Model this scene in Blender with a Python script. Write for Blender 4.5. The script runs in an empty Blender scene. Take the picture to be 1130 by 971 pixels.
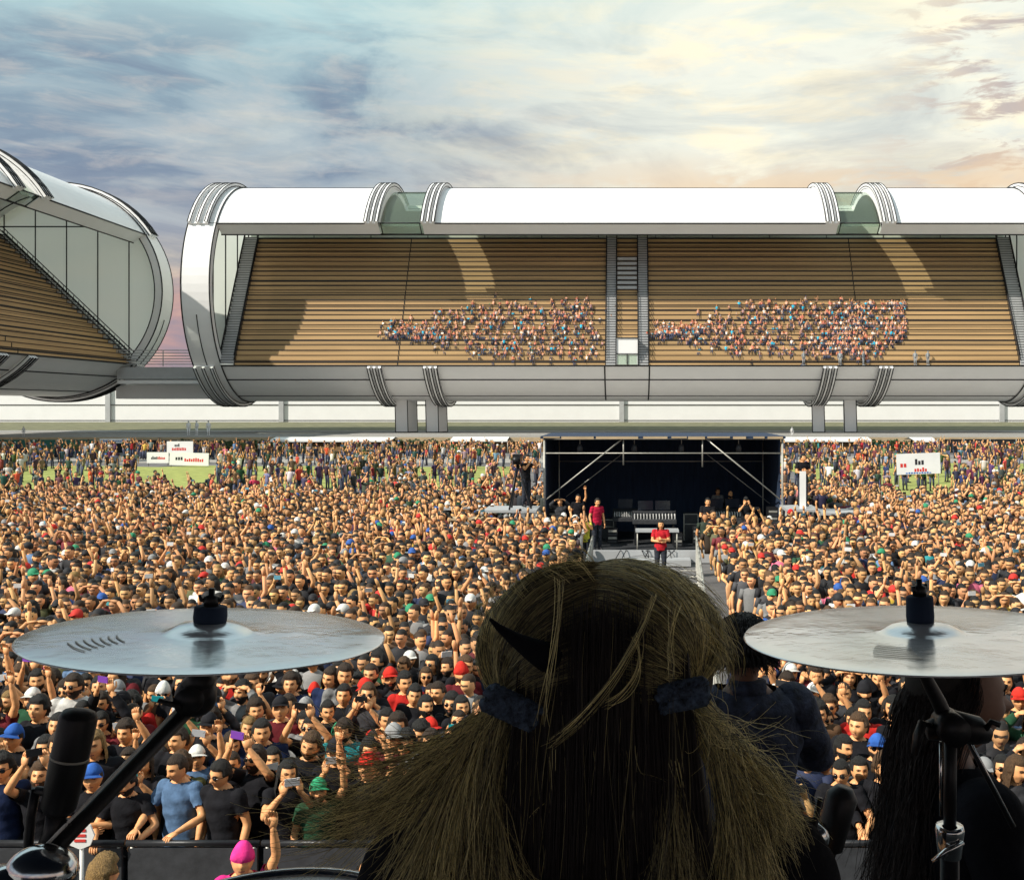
import bpy, math, random
import numpy as np
from mathutils import Vector, Matrix
rnd = random.Random(7)
nr = np.random.RandomState(11)
C = bpy.context.scene.collection
R = math.radians
SC = bpy.context.scene

# ------------------------------------------------------------------ camera, sky, sun, exposure
F = 1190.0
cam = bpy.data.cameras.new('camera'); camo = bpy.data.objects.new('camera', cam); C.objects.link(camo)
camo.location = (0, 0, 5); camo.rotation_euler = (R(90), 0, 0)
cam.lens = F / 1130 * 36; cam.sensor_width = 36; cam.shift_x = -127 / 1130; cam.shift_y = -35.5 / 1130
cam.clip_start = 0.05; cam.clip_end = 8000
SC.camera = camo
SC.view_settings.view_transform = 'Standard'; SC.view_settings.look = 'None'
SC.view_settings.exposure = 0.22; SC.view_settings.gamma = 1
def W(px, py, d): return Vector(((px - 692) * d / F, d, 5 - (py - 450) * d / F))

SUN = Vector((1.58, 1.0, -1.47)).normalized()          # travel direction of the light
sl = bpy.data.lights.new('sun', 'SUN'); sl.energy = 5.0; sl.angle = R(0.5); sl.color = (1, 0.93, 0.82)
so = bpy.data.objects.new('sun', sl); C.objects.link(so); so.rotation_euler = SUN.to_track_quat('-Z', 'Y').to_euler(); so.location = (-30, -60, 60)

world = bpy.data.worlds.new('World'); SC.world = world; world.use_nodes = True
nt = world.node_tree; nt.nodes.clear()
class NT:
    def __init__(s, t): s.t = t
    def n(s, typ, **k):
        a = s.t.nodes.new(typ)
        for x, y in k.items(): setattr(a, x, y)
        return a
    def l(s, a, b): s.t.links.new(a, b)
    def put(s, sock, v):
        if hasattr(v, 'is_output') or isinstance(v, bpy.types.NodeSocket): s.l(v, sock)
        elif isinstance(v, (tuple, list)) and len(v) == 3 and sock.type == 'RGBA': sock.default_value = (*v, 1)
        else: sock.default_value = v
    def m(s, op, a, b=None, c=None, clamp=False):
        q = s.n('ShaderNodeMath', operation=op, use_clamp=clamp); s.put(q.inputs[0], a)
        if b is not None: s.put(q.inputs[1], b)
        if c is not None: s.put(q.inputs[2], c)
        return q.outputs[0]
    def mix(s, f, a, b, bt='MIX'):
        q = s.n('ShaderNodeMix', data_type='RGBA', blend_type=bt); s.put(q.inputs[0], f); s.put(q.inputs[6], a); s.put(q.inputs[7], b)
        return q.outputs[2]
    def ramp(s, f, stops, mode='LINEAR'):
        q = s.n('ShaderNodeValToRGB'); s.put(q.inputs[0], f); e = q.color_ramp.elements; q.color_ramp.interpolation = mode
        while len(e) < len(stops): e.new(0.5)
        for i, (p, c) in enumerate(stops): e[i].position = p; e[i].color = (*c, 1) if len(c) == 3 else c
        return q.outputs[0]
    def rng(s, f, a, b, c=0.0, d=1.0, mode='SMOOTHSTEP'):
        q = s.n('ShaderNodeMapRange', interpolation_type=mode); s.put(q.inputs[0], f)
        for i, v in enumerate((a, b, c, d)): q.inputs[i + 1].default_value = v
        return q.outputs[0]
    def noise(s, vec, scale, detail=6, rough=.55, dist=0.0, out=0):
        q = s.n('ShaderNodeTexNoise'); 
        if vec is not None: s.l(vec, q.inputs['Vector'])
        q.inputs['Scale'].default_value = scale; q.inputs['Detail'].default_value = detail
        q.inputs['Roughness'].default_value = rough; q.inputs['Distortion'].default_value = dist
        return q.outputs[out]
    def map(s, vec, sc=(1, 1, 1), loc=(0, 0, 0), rot=(0, 0, 0)):
        q = s.n('ShaderNodeMapping'); s.l(vec, q.inputs[0]); q.inputs['Scale'].default_value = sc
        q.inputs['Location'].default_value = loc; q.inputs['Rotation'].default_value = rot
        return q.outputs[0]
w = NT(nt)
out = w.n('ShaderNodeOutputWorld'); bg = w.n('ShaderNodeBackground'); w.l(bg.outputs[0], out.inputs[0])
tc = w.n('ShaderNodeTexCoord').outputs['Generated']
sep = w.n('ShaderNodeSeparateXYZ'); w.l(tc, sep.inputs[0]); X_, Y_, Z_ = sep.outputs
def dotv(v, p):
    q = w.n('ShaderNodeVectorMath', operation='DOT_PRODUCT'); w.l(v, q.inputs[0]); q.inputs[1].default_value = Vector(p).normalized(); return q.outputs['Value']
sky = w.n('ShaderNodeTexSky', sky_type='NISHITA'); sky.sun_disc = False
sky.sun_elevation = math.asin(-SUN.z); sky.sun_rotation = math.atan2(-SUN.x, -SUN.y)
skyc = w.mix(1.0, sky.outputs[0], (0.10, 0.10, 0.10), 'MULTIPLY')
base = w.ramp(Z_, [(0.0, (.42, .30, .28)), (.05, (.60, .33, .28)), (.095, (.62, .36, .29)), (.125, (.70, .60, .46)), (.15, (.36, .38, .42)),
                   (.20, (.22, .285, .37)), (.27, (.30, .42, .48)), (.34, (.45, .63, .66)), (.42, (.55, .72, .76)), (1.0, (.40, .55, .66))])
# warm, bright break in the cloud towards the right
glow = w.rng(dotv(tc, (.24, .93, .25)), .865, 1.0, 0, .95)
glow2 = w.rng(dotv(tc, (.16, .92, .40)), .95, 1.0, 0, .45)
warp = w.map(tc, (2.2, 1.0, 7.5), (0.31, 0.2, 0.1), (0, R(8), 0))
n1 = w.noise(warp, 2.3, 9, .58, .6)
n2 = w.noise(w.map(tc, (3.0, 1.0, 13.0), (3.1, 0.2, 1.1), (0, R(-14), 0)), 3.1, 8, .6, .4)
n3 = w.noise(w.map(tc, (6, 2, 26), (1, 5, 2), (0, R(-10), 0)), 3.0, 8, .62, .5)
c1 = w.mix(w.rng(n1, .38, .60, 0, .75), base, (.165, .215, .31))                 # slate banks
c1 = w.mix(w.m('MULTIPLY', w.rng(n3, .44, .72, 0, .42), w.rng(Z_, .12, .22)), c1, (.62, .57, .52))                   # lit fleece
c1 = w.mix(w.rng(Z_, .27, .36, 0, .7), c1, (.50, .70, .70))
c1 = w.mix(w.rng(Z_, .37, .48, 0, .5), c1, (.62, .76, .82))
gcol = w.mix(w.rng(n2, .40, .58, 0, 1), (.98, .90, .68), (.84, .85, .74))
gf = w.m('MAXIMUM', w.m('MULTIPLY', w.m('ADD', glow, w.m('MULTIPLY', w.m('SUBTRACT', n1, .47), -1.9)), 1.0, clamp=True), glow2, clamp=True)
c2 = w.mix(gf, c1, gcol)
# beige cloud bars low on the right and in the upper right corner
bar = w.m('MULTIPLY', w.rng(n3, .47, .60, 0, .85), w.rng(X_, .18, .33))
c2 = w.mix(bar, c2, (.50, .40, .36))
bar2 = w.m('MULTIPLY', w.m('MULTIPLY', w.rng(n2, .44, .60, 0, .8), w.rng(Z_, .245, .19)), w.rng(X_, -.25, .1))
c2 = w.mix(bar2, c2, (.78, .58, .38))
clear = w.rng(n1, .50, .34, 0, .22)
fin = w.mix(clear, c2, skyc)
w.l(fin, bg.inputs[0]); bg.inputs[1].default_value = 1.0

# ------------------------------------------------------------------ materials
MATS = {}
def mat(name, col=(.5, .5, .5), rough=.6, metal=0.0, var=.12, scale=6.0, bump=0.0, bscale=None, spec=.4, attr=None, tint=None, sc3=(1, 1, 1), sheen=0):
    if name in MATS: return MATS[name]
    m = bpy.data.materials.new(name); m.use_nodes = True; MATS[name] = m
    t = NT(m.node_tree); b = m.node_tree.nodes['Principled BSDF']
    co = t.map(t.n('ShaderNodeTexCoord').outputs['Object'], sc3)
    if attr == 'object': c = t.n('ShaderNodeObjectInfo').outputs['Color']
    elif attr: c = t.n('ShaderNodeAttribute', attribute_name=attr).outputs['Color']
    else:
        q = t.n('ShaderNodeRGB'); q.outputs[0].default_value = (*col, 1); c = q.outputs[0]
    if tint: c = t.mix(1.0, c, tint, 'MULTIPLY')
    n = t.noise(co, scale, 5, .6)
    v = t.rng(n, .3, .7, 1 - var, 1 + var, 'LINEAR')
    hs = t.n('ShaderNodeHueSaturation'); t.l(c, hs.inputs['Color']); t.l(v, hs.inputs['Value'])
    t.l(hs.outputs[0], b.inputs['Base Color'])
    b.inputs['Roughness'].default_value = rough; b.inputs['Metallic'].default_value = metal
    b.inputs['Specular IOR Level'].default_value = spec
    if sheen: b.inputs['Sheen Weight'].default_value = sheen
    if bump:
        bn = t.n('ShaderNodeBump'); bn.inputs['Strength'].default_value = bump; bn.inputs['Distance'].default_value = .02
        t.l(t.noise(co, bscale or scale * 4, 6, .6), bn.inputs['Height']); t.l(bn.outputs[0], b.inputs['Normal'])
    return m
def glassmat(name, col, gl=.15, op=.2, pane=(.5, .6, .52)):
    m = bpy.data.materials.new(name); m.use_nodes = True; MATS[name] = m; t = NT(m.node_tree); m.node_tree.nodes.clear()
    o = t.n('ShaderNodeOutputMaterial'); a = t.n('ShaderNodeBsdfTransparent'); a.inputs[0].default_value = (*col, 1)
    g = t.n('ShaderNodeBsdfGlossy'); g.inputs['Roughness'].default_value = .08
    d = t.n('ShaderNodeBsdfDiffuse'); d.inputs[0].default_value = (*pane, 1)
    x = t.n('ShaderNodeMixShader'); x.inputs[0].default_value = gl; t.l(a.outputs[0], x.inputs[1]); t.l(g.outputs[0], x.inputs[2])
    y = t.n('ShaderNodeMixShader'); y.inputs[0].default_value = op; t.l(x.outputs[0], y.inputs[1]); t.l(d.outputs[0], y.inputs[2])
    t.l(y.outputs[0], o.inputs[0]); return m
M = dict(
    white=mat('white_panel', (.80, .80, .80), .45, var=.03, scale=.35),
    white2=mat('white_canvas', (.78, .78, .76), .8, var=.06, scale=1.2, bump=.1),
    grey=mat('grey_metal', (.42, .43, .44), .5, .1, var=.08, scale=1.0),
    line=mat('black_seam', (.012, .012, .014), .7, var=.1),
    wood=mat('stained_timber', (.50, .325, .155), .65, var=.22, scale=1.2, sc3=(.05, 1.4, 1.6), bump=.1),
    wood_dark=mat('timber_underside', (.25, .16, .08), .8, var=.2, scale=2),
    steel=mat('galvanised_steel', (.40, .39, .35), .5, .5, var=.15, scale=9),
    black=mat('black_powder_coat', (.018, .019, .022), .42, .3, var=.25, scale=14, bump=.05),
    blackcloth=mat('black_drape', (.018, .034, .070), .9, var=.3, scale=3, sc3=(4, 1, .4), bump=.4, bscale=5),
    chrome=mat('chrome', (.62, .63, .64), .14, 1.0, var=.05, scale=20),
    asphalt=mat('asphalt', (.155, .15, .15), .9, var=.28, scale=.8, bump=.3, bscale=25),
    paving=mat('pale_paving', (.34, .32, .29), .85, var=.12, scale=.6),
    tan=mat('tan_edge', (.42, .32, .20), .8, var=.15, scale=1.5),
    strip=mat('dark_track', (.38, .37, .35), .8, var=.35, scale=.4, sc3=(.05, 2, 1)),
    grass=mat('lawn', (.30, .33, .09), .95, var=.3, scale=1.6, bump=.5, bscale=30),
    olive=mat('grass_bank', (.15, .145, .08), .95, var=.35, scale=.6, bump=.3),
    leaf=mat('leaf', (.045, .075, .025), .7, var=.45, scale=5, bump=.3),
    green=mat('green_mesh', (.03, .13, .10), .8, var=.25, scale=1.5),
    stagefloor=mat('stage_deck', (.03, .03, .032), .7, var=.3, scale=3),
    redc=mat('red_print', (.62, .04, .03), .7), darkc=mat('dark_print', (.02, .02, .025), .7),
    bluec=mat('blue_print', (.05, .16, .45), .7),
    crowd=mat('crowd_colours', rough=.75, var=.10, scale=30, attr='tone'),
    cloth=mat('clothing', rough=.9, var=.35, scale=9, attr='object', bump=.5, bscale=14, spec=.15),
    skin=mat('skin', (.80, .39, .17), .48, var=.10, scale=14, spec=.35),
    lip=mat('lips', (.42, .13, .10), .5), eye=mat('eye_white', (.62, .58, .52), .3), iris=mat('iris', (.02, .012, .01), .2),
    brow=mat('brow_hair', (.02, .013, .01), .8),
    hairs=mat('hair', rough=.62, var=.5, scale=45, attr='object', bump=.9, bscale=70, sc3=(2, 2, .5)),
    denim=mat('dark_denim', (.026, .034, .062), .85, var=.75, scale=26, bump=1.0, bscale=16),
    jeans=mat('trousers', (.022, .026, .038), .9, var=.3, scale=9),
    blackshirt=mat('black_shirt', (.010, .011, .015), .95, var=.4, scale=9, bump=.6, bscale=12, spec=.1),
    strand=mat('hair_strands', rough=.42, var=.25, scale=30, attr='tone', spec=.35),
    strand_dark=mat('dark_hair_strands', (.03, .025, .024), .5, var=.3, scale=30, spec=.3),
    scalp=mat('hair_underlayer', (.018, .016, .014), .8, var=.4, scale=40),
    lens=mat('dark_lens', (.008, .008, .01), .12), phone=mat('phone_case', rough=.35, attr='object', var=.03),
    screen=mat('phone_glass', (.03, .035, .05), .1),
    figure=mat('plain_figure', rough=.8, attr='object', var=.05, scale=4),
    speckle=mat('dark_case', (.035, .037, .042), .6, var=.3, scale=8, bump=.1),
)
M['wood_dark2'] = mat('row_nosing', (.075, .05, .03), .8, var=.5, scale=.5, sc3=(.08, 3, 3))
M['glass'] = glassmat('green_glass', (.92, .96, .92), .04, .10, (.24, .32, .25))
def frosted():
    m = bpy.data.materials.new('frosted_glass'); m.use_nodes = True; t = NT(m.node_tree); m.node_tree.nodes.clear()
    o = t.n('ShaderNodeOutputMaterial'); a = t.n('ShaderNodeBsdfTranslucent'); a.inputs[0].default_value = (.88, .95, .88, 1)
    d = t.n('ShaderNodeBsdfDiffuse'); d.inputs[0].default_value = (.86, .92, .85, 1)
    x = t.n('ShaderNodeMixShader'); x.inputs[0].default_value = .45; t.l(d.outputs[0], x.inputs[1]); t.l(a.outputs[0], x.inputs[2])
    q = t.n('ShaderNodeBsdfTransparent'); y = t.n('ShaderNodeMixShader'); y.inputs[0].default_value = .06; t.l(x.outputs[0], y.inputs[1]); t.l(q.outputs[0], y.inputs[2])
    t.l(y.outputs[0], o.inputs[0]); return m
M['frost'] = frosted()
M['glass_pale'] = glassmat('pale_glass', (.80, .88, .80), .05, .55, (.62, .70, .62))

# ------------------------------------------------------------------ mesh tools
class G:
    """collects geometry; V list of arrays, faces with a region number each"""
    def __init__(s): s.V = []; s.n = 0; s.loops = []; s.tot = []; s.reg = []; s.sm = []
    def raw(s, verts, faces, reg=0, smooth=True):
        verts = np.asarray(verts, float).reshape(-1, 3); s.V.append(verts); o = s.n; s.n += len(verts)
        for i, f in enumerate(faces):
            s.loops.extend([v + o for v in f]); s.tot.append(len(f)); s.reg.append(reg[i] if isinstance(reg, (list, np.ndarray)) else reg); s.sm.append(smooth)
        return s
    def box(s, lo, hi, reg=0, rot=None, piv=None):
        x0, y0, z0 = lo; x1, y1, z1 = hi
        v = np.array([(x0,y0,z0),(x1,y0,z0),(x1,y1,z0),(x0,y1,z0),(x0,y0,z1),(x1,y0,z1),(x1,y1,z1),(x0,y1,z1)], float)
        if rot is not None:
            pv = np.array(piv if piv is not None else (np.array(lo) + np.array(hi)) / 2); v = (v - pv) @ np.array(rot).T + pv
        return s.raw(v, [(0,3,2,1),(4,5,6,7),(0,1,5,4),(1,2,6,5),(2,3,7,6),(3,0,4,7)], reg, False)
    def loft(s, pts, rad, sides=8, reg=0, caps=True, up=(0, 0, 1), smooth=True, twist=0.0, close=False):
        P = np.array([tuple(p) for p in pts], float); n = len(P)
        rad = np.array(rad, float)
        if rad.ndim == 0: rad = np.full(n, float(rad))
        if rad.ndim == 1: rad = np.stack([rad, rad], 1)
        if close: T = np.roll(P, -1, 0) - np.roll(P, 1, 0)
        else: T = np.gradient(P, axis=0)
        T /= np.maximum(np.linalg.norm(T, axis=1, keepdims=True), 1e-9)
        u = np.array(up, float)
        vv = []
        if abs(np.dot(T[0], u / np.linalg.norm(u))) > .95: u = np.array((0, 1, 0.)) if abs(T[0][1]) < .9 else np.array((1., 0, 0))
        A0 = np.cross(T[0], u); A0 /= np.linalg.norm(A0)
        for i in range(n):
            A = A0 - T[i] * np.dot(A0, T[i]); nn = np.linalg.norm(A)
            A = A / nn if nn > 1e-6 else A0
            A0 = A; B = np.cross(T[i], A)
            a = np.arange(sides) * 2 * np.pi / sides + twist
            vv.append(P[i] + np.outer(np.cos(a), A) * rad[i, 0] + np.outer(np.sin(a), B) * rad[i, 1])
        f = []
        rr = range(n) if close else range(n - 1)
        for i in rr:
            i2 = (i + 1) % n
            for k in range(sides):
                k2 = (k + 1) % sides; f.append((i*sides+k, i*sides+k2, i2*sides+k2, i2*sides+k))
        if caps and not close: f.append(tuple(range(sides))[::-1]); f.append(tuple((n-1)*sides + k for k in range(sides)))
        return s.raw(np.concatenate(vv), f, reg, smooth)
    def sections(s, secs, sides=12, reg=0, smooth=True):
        """horizontal ellipses: (cx, cy, z, rx, ry)"""
        vv = []; a = np.arange(sides) * 2 * np.pi / sides
        for cx, cy, z, rx, ry in secs: vv.append(np.stack([cx + rx*np.cos(a), cy + ry*np.sin(a), np.full(sides, z)], 1))
        f = []; n = len(secs)
        for i in range(n-1):
            for k in range(sides):
                k2 = (k+1) % sides; f.append((i*sides+k, i*sides+k2, (i+1)*sides+k2, (i+1)*sides+k))
        f.append(tuple(range(sides))[::-1]); f.append(tuple((n-1)*sides+k for k in range(sides)))
        return s.raw(np.concatenate(vv), f, reg, smooth)
    def ball(s, c, r, nu=10, nv=7, reg=0, fn=None, regfn=None, rot=None):
        r = np.array(r if hasattr(r, '__len__') else (r, r, r), float)
        d = [(0, 0, 1)]
        for j in range(1, nv):
            ph = np.pi * j / nv
            for i in range(nu):
                a = 2*np.pi*(i+.5)/nu; d.append((np.sin(ph)*np.cos(a), np.sin(ph)*np.sin(a), np.cos(ph)))
        d.append((0, 0, -1)); d = np.array(d); v = d * r
        if fn is not None: v = fn(v, d)
        f = [(0, 1+i, 1+(i+1) % nu) for i in range(nu)]
        for j in range(nv-2):
            for i in range(nu):
                a = 1+j*nu; b = a+nu; f.append((a+i, b+i, b+(i+1) % nu, a+(i+1) % nu))
        e = len(d)-1; a = 1+(nv-2)*nu
        f += [(e, a+(i+1) % nu, a+i) for i in range(nu)]
        rg = reg
        if regfn is not None: rg = [regfn(v[list(q)].mean(0)) for q in f]
        if rot is not None: v = v @ np.array(rot).T
        return s.raw(v + np.array(c, float), f, rg)
    def lathe(s, prof, c=(0, 0, 0), sides=24, reg=0, axis='z', smooth=True, a0=0, a1=None):
        """prof: (r, h)"""
        full = a1 is None; a = (np.arange(sides) * 2*np.pi/sides) if full else np.linspace(a0, a1, sides)
        vv = []
        for r, h in prof:
            x, y, z = r*np.cos(a), r*np.sin(a), np.full(sides, h)
            vv.append(np.stack({'z': (x, y, z), 'x': (z, x, y), 'y': (y, z, x)}[axis], 1))
        f = []; K = sides if full else sides-1
        for i in range(len(prof)-1):
            for k in range(K):
                k2 = (k+1) % sides; f.append((i*sides+k, i*sides+k2, (i+1)*sides+k2, (i+1)*sides+k))
        return s.raw(np.concatenate(vv) + np.array(c, float), f, reg, smooth)
    def arrays(s): return np.concatenate(s.V), np.array(s.loops, np.int32), np.array(s.tot, np.int32), np.array(s.reg, np.int32), np.array(s.sm, bool)
    def mesh(s, name, mats): return mk(name, *s.arrays(), mats)
def mk(name, V, loops, tot, reg, sm, mats, tone=None):
    me = bpy.data.meshes.new(name)
    me.vertices.add(len(V)); me.vertices.foreach_set('co', np.asarray(V, np.float32).ravel())
    me.loops.add(len(loops)); me.loops.foreach_set('vertex_index', loops)
    me.polygons.add(len(tot)); st = np.zeros(len(tot), np.int32); st[1:] = np.cumsum(tot)[:-1]
    me.polygons.foreach_set('loop_start', st)
    for m in (mats if isinstance(mats, (list, tuple)) else [mats]): me.materials.append(m)
    if len(me.materials) > 1: me.polygons.foreach_set('material_index', np.minimum(reg, len(me.materials)-1).astype(np.int32))
    me.update(calc_edges=True)
    me.polygons.foreach_set('use_smooth', sm)
    if tone is not None:
        a = me.attributes.new('tone', 'FLOAT_COLOR', 'FACE'); a.data.foreach_set('color', np.concatenate([tone, np.ones((len(tone), 1))], 1).astype(np.float32).ravel())
    return me
def obj(name, g, m, parent=None, loc=None):
    me = g.mesh(name, m) if isinstance(g, G) else g
    o = bpy.data.objects.new(name, me); C.objects.link(o)
    if parent: o.parent = parent
    if loc is not None: o.location = loc
    return o
def tag(o, label=None, cat=None, group=None, kind=None):
    if label: o['label'] = label
    if cat: o['category'] = cat
    if group: o['group'] = group
    if kind: o['kind'] = kind
    return o
def thing(name, label, cat, loc=(0, 0, 0), rz=0, group=None):
    o = bpy.data.objects.new(name, None); C.objects.link(o); o.location = loc; o.rotation_euler = (0, 0, rz); o.empty_display_size = .2
    return tag(o, label, cat, group)
def copy_tree(o, parent=None):
    c = o.copy(); C.objects.link(c); c.parent = parent
    for ch in o.children: copy_tree(ch, c)
    return c
# ------------------------------------------------------------------ ground
tag(obj('ground', G().raw([(-1500,-60,0),(1500,-60,0),(1500,3000,0),(-1500,3000,0)], [(0,1,2,3)], smooth=False), M['asphalt']), kind='structure')
def patch(name, x0, x1, y0, y1, z, m, seed, wob=1.5):
    r = random.Random(seed); n = 26; P = []
    for i in range(n+1): P.append((x0+(x1-x0)*i/n, y0+r.uniform(-wob, wob), z))
    for i in range(n, -1, -1): P.append((x0+(x1-x0)*i/n, y1+r.uniform(-wob, wob), z))
    tag(obj(name, G().raw(P, [tuple(range(len(P)))], smooth=False), m), kind='structure')
patch('lawn', -62, -9, 66, 92, .006, M['grass'], 1)
patch('lawn', 13, 60, 62, 96, .006, M['grass'], 2)
patch('path', -75, 60, 98, 112, .006, M['paving'], 3, .3)
# raised plaza under the grandstands
ZD = 1.6
g = G(); g.box((-150, 122, 0.0), (140, 235, ZD-.02)); tag(obj('plaza', g, M['wood_dark']), kind='structure')
tag(obj('plaza_paving', G().box((-150, 122.2, ZD-.018), (140, 234, ZD)), M['strip']), kind='structure')
tag(obj('plaza_edge', G().box((-150, 121.6, ZD-.42), (140, 122.4, ZD+.06)), M['tan']), kind='structure')
g = G()
for y0, y1, h in ((124, 124.3, .016), (146, 147, .012), (128.0, 129.2, .012), (133.5, 134.0, .014), (157.5, 161, .012)): g.box((-150, y0, ZD), (140, y1, ZD+h))
tag(obj('pavement_band', g, M['paving']), kind='structure')
g = G()
for y0, w_ in ((123.2, .25), (126.4, .2), (131, .35), (136.5, .3), (141.5, .5), (149, .5), (154, .7), (162.4, .6)): g.box((-150, y0, ZD), (140, y0+w_, ZD+.022))
tag(obj('drain_line', g, M['line']), kind='structure')
g = G(); g.raw([(-150, 163, ZD+.01), (140, 163, ZD+.01), (140, 204.8, ZD+.7), (-150, 204.8, ZD+.7)], [(0,1,2,3)], smooth=False)
tag(obj('grass_bank', g, M['olive']), kind='structure')
# long white hall behind
hall = thing('exhibition_hall', 'long low white hall wall running behind the raised grandstands', 'building', (0, 205, ZD))
obj('wall', G().box((-150, 0, 0), (140, 14, 8.2)), M['white'], hall)
obj('roof', G().box((-151, -.3, 8.202), (141, 15, 8.5)), M['white'], hall)
g = G(); g.box((-150, -.12, 3.9), (140, -.004, 4.02)); g.box((-150, -.1, 1.0), (140, -.004, 1.07)); obj('cladding_seam', g, M['line'], hall)
for px in (311, 686, 1105, 120):
    x = (px-692)*205/F; obj('pilaster', G().box((x-.45, -.5, 0), (x+.45, -.13, 8.18)), M['grey'], hall)

# ------------------------------------------------------------------ tube grandstands
Rr = 14.65; A1, A0 = R(33), R(-43)
def arcpts(r, a0, a1, n): return [(-r*math.cos(a), r*math.sin(a)) for a in np.linspace(a0, a1, n)]   # (y, z)
def arcband(g, x0, x1, ro, ri, a0, a1, n=40, reg=0, capreg=None):
    """curved slab between two radii, local x from x0 to x1"""
    o = arcpts(ro, a0, a1, n); i = arcpts(ri, a0, a1, n); V = []; f = []; rg = []
    for k in range(n):
        V += [(x0, *o[k]), (x1, *o[k]), (x1, *i[k]), (x0, *i[k])]
    for k in range(n-1):
        a = 4*k; b = a+4
        for q in range(4): f.append((a+q, a+(q+1) % 4, b+(q+1) % 4, b+q)); rg.append(reg)
    f.append((0, 3, 2, 1)); f.append((4*n-4, 4*n-3, 4*n-2, 4*n-1)); rg += [reg if capreg is None else capreg]*2
    g.raw(V, f, rg, False)
def arcwire(g, x, r, a0, a1, rad=.06, n=44): g.loft([(x, *p) for p in arcpts(r, a0, a1, n)], rad*1.35, 4, up=(1, 0, 0))
def xline(g, x0, x1, y, z, rad=.06): g.loft([(x0, y, z), (x1, y, z)], rad*1.3, 4)
NR = 26; YB, ZB, YT, ZT = -10.9, -10.1, -1.6, 7.75
TT_ = [YT]
def row(i): YT = TT_[0]; return YB+(YT-YB)*i/NR, ZB+(ZT-ZB)*i/NR
TOPA = R(205); BOTA = R(316.5)
def make_tube(label, loc, rz, x0, x1, ribs, gaps, mid_stairs, columns, panes):
    global YT
    YT = TT_[0]
    t = thing('grandstand', label, 'grandstand', loc, rz, 'white tubular grandstands')
    # segments of the roof: opaque between gaps
    edges = [x0+3.6]
    for a, b in gaps: edges += [a, b]
    edges.append(x1-3.6)
    for k in range(0, len(edges), 2):
        a, b = edges[k], edges[k+1]
        g = G(); arcband(g, a+.02, b-.02, Rr, Rr-.9, A1, TOPA); obj('roof_shell', g, M['white'], t)
        g = G(); e = [(-Rr*math.cos(A1)-.01, Rr*math.sin(A1)+.02), (-(Rr-2.0)*math.cos(A1), (Rr-2.0)*math.sin(A1)+.3-.25)]
        # visor: deep lip that closes the cut edge
        y1_, z1_ = -Rr*math.cos(A1)-.05, Rr*math.sin(A1)-.02; y2_, z2_ = y1_+1.6, z1_-1.15
        g.raw([(a+.02,y1_,z1_),(b-.02,y1_,z1_),(b-.02,y2_,z2_),(a+.02,y2_,z2_),(a+.02,y1_+.5,z1_+.3),(b-.02,y1_+.5,z1_+.3),(b-.02,y2_+.7,z2_+.3),(a+.02,y2_+.7,z2_+.3)],
              [(0,1,2,3),(0,4,5,1),(3,2,6,7),(0,3,7,4),(1,5,6,2),(4,7,6,5)], 0, False)
        obj('visor', g, M['white'], t)
        g = G()
        for y, z, r_ in ((y1_-.03, z1_, .075), (y2_, z2_-.03, .07), (-Rr*math.cos(R(80)), Rr*math.sin(R(80))+.03, .045)): xline(g, a, b, y, z, r_)
        obj('roof_seam', g, M['line'], t)
    for a, b in gaps:
        g = G(); arcband(g, a+.3, b-.3, Rr-.5, Rr-.62, A1, R(112)); obj('roof_light', g, M['glass'], t)
        g = G(); arcband(g, a, b, Rr-.02, Rr-.9, R(112), TOPA); obj('roof_shell', g, M['white'], t)
        y1_, z1_ = -Rr*math.cos(A1)-.05, Rr*math.sin(A1)-.02; y2_, z2_ = y1_+1.6, z1_-1.15
        g = G(); g.raw([(a,y1_+.1,z1_),(b,y1_+.1,z1_),(b,y2_,z2_),(a,y2_,z2_)], [(0,1,2,3)], 0, False); obj('glass_visor', g, M['glass'], t)
        g = G(); xline(g, a, b, y1_+.05, z1_+.05, .06); xline(g, a, b, y2_, z2_, .09); xline(g, a, b, -.5, Rr-.45, .09)
        for xx in (a+.3, b-.3): g.loft([(xx, y1_, z1_), (xx, y2_, z2_)], .07, 4)
        obj('glazing_bar', g, M['line'], t)
    # end drums: closed rings
    for s, (a, b) in enumerate(((x0, x0+3.6), (x1-3.6, x1))):
        g = G(); arcband(g, a, b, Rr+.12, Rr-.95, R(0), R(360), 90); obj('end_collar', g, M['white'], t)
        g = G()
        for xx in (a, b):
            arcwire(g, xx, Rr+.12, 0, R(360), .07, 90); arcwire(g, xx, Rr-.95, 0, R(360), .06, 90)
        arcwire(g, (a+b)/2, Rr+.15, R(55), R(345), .05, 70); xline(g, a, b, -Rr*math.cos(A1)-.1, Rr*math.sin(A1), .05)
        obj('collar_seam', g, M['line'], t)
    # lower hull
    g = G(); arcband(g, x0+3.62, x1-3.62, Rr, Rr-.5, R(205.5), BOTA, 44); obj('hull', g, M['white'], t)
    g = G()
    for a in (R(306), R(288)):
        xline(g, x0+3.6, x1-3.6, -Rr*math.cos(a)-.02, Rr*math.sin(a)-.02, .07 if a > 5.3 else .05)
    for xx in (-2.9, 2.9) if mid_stairs else (): arcwire(g, xx, Rr+.02, R(280), BOTA, .07, 16)
    obj('hull_seam', g, M['line'], t)
    yb, zb = -Rr*math.cos(BOTA), Rr*math.sin(BOTA)
    g = G(); g.box((x0+3.62, yb-.25, zb-.02), (x1-3.62, yb+.6, zb+.4)); obj('parapet', g, M['white'], t)
    g = G(); xline(g, x0+3.6, x1-3.6, yb-.27, zb+.4, .07); xline(g, x0+3.6, x1-3.6, yb-.27, zb-.04, .09); obj('parapet_seam', g, M['line'], t)
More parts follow.
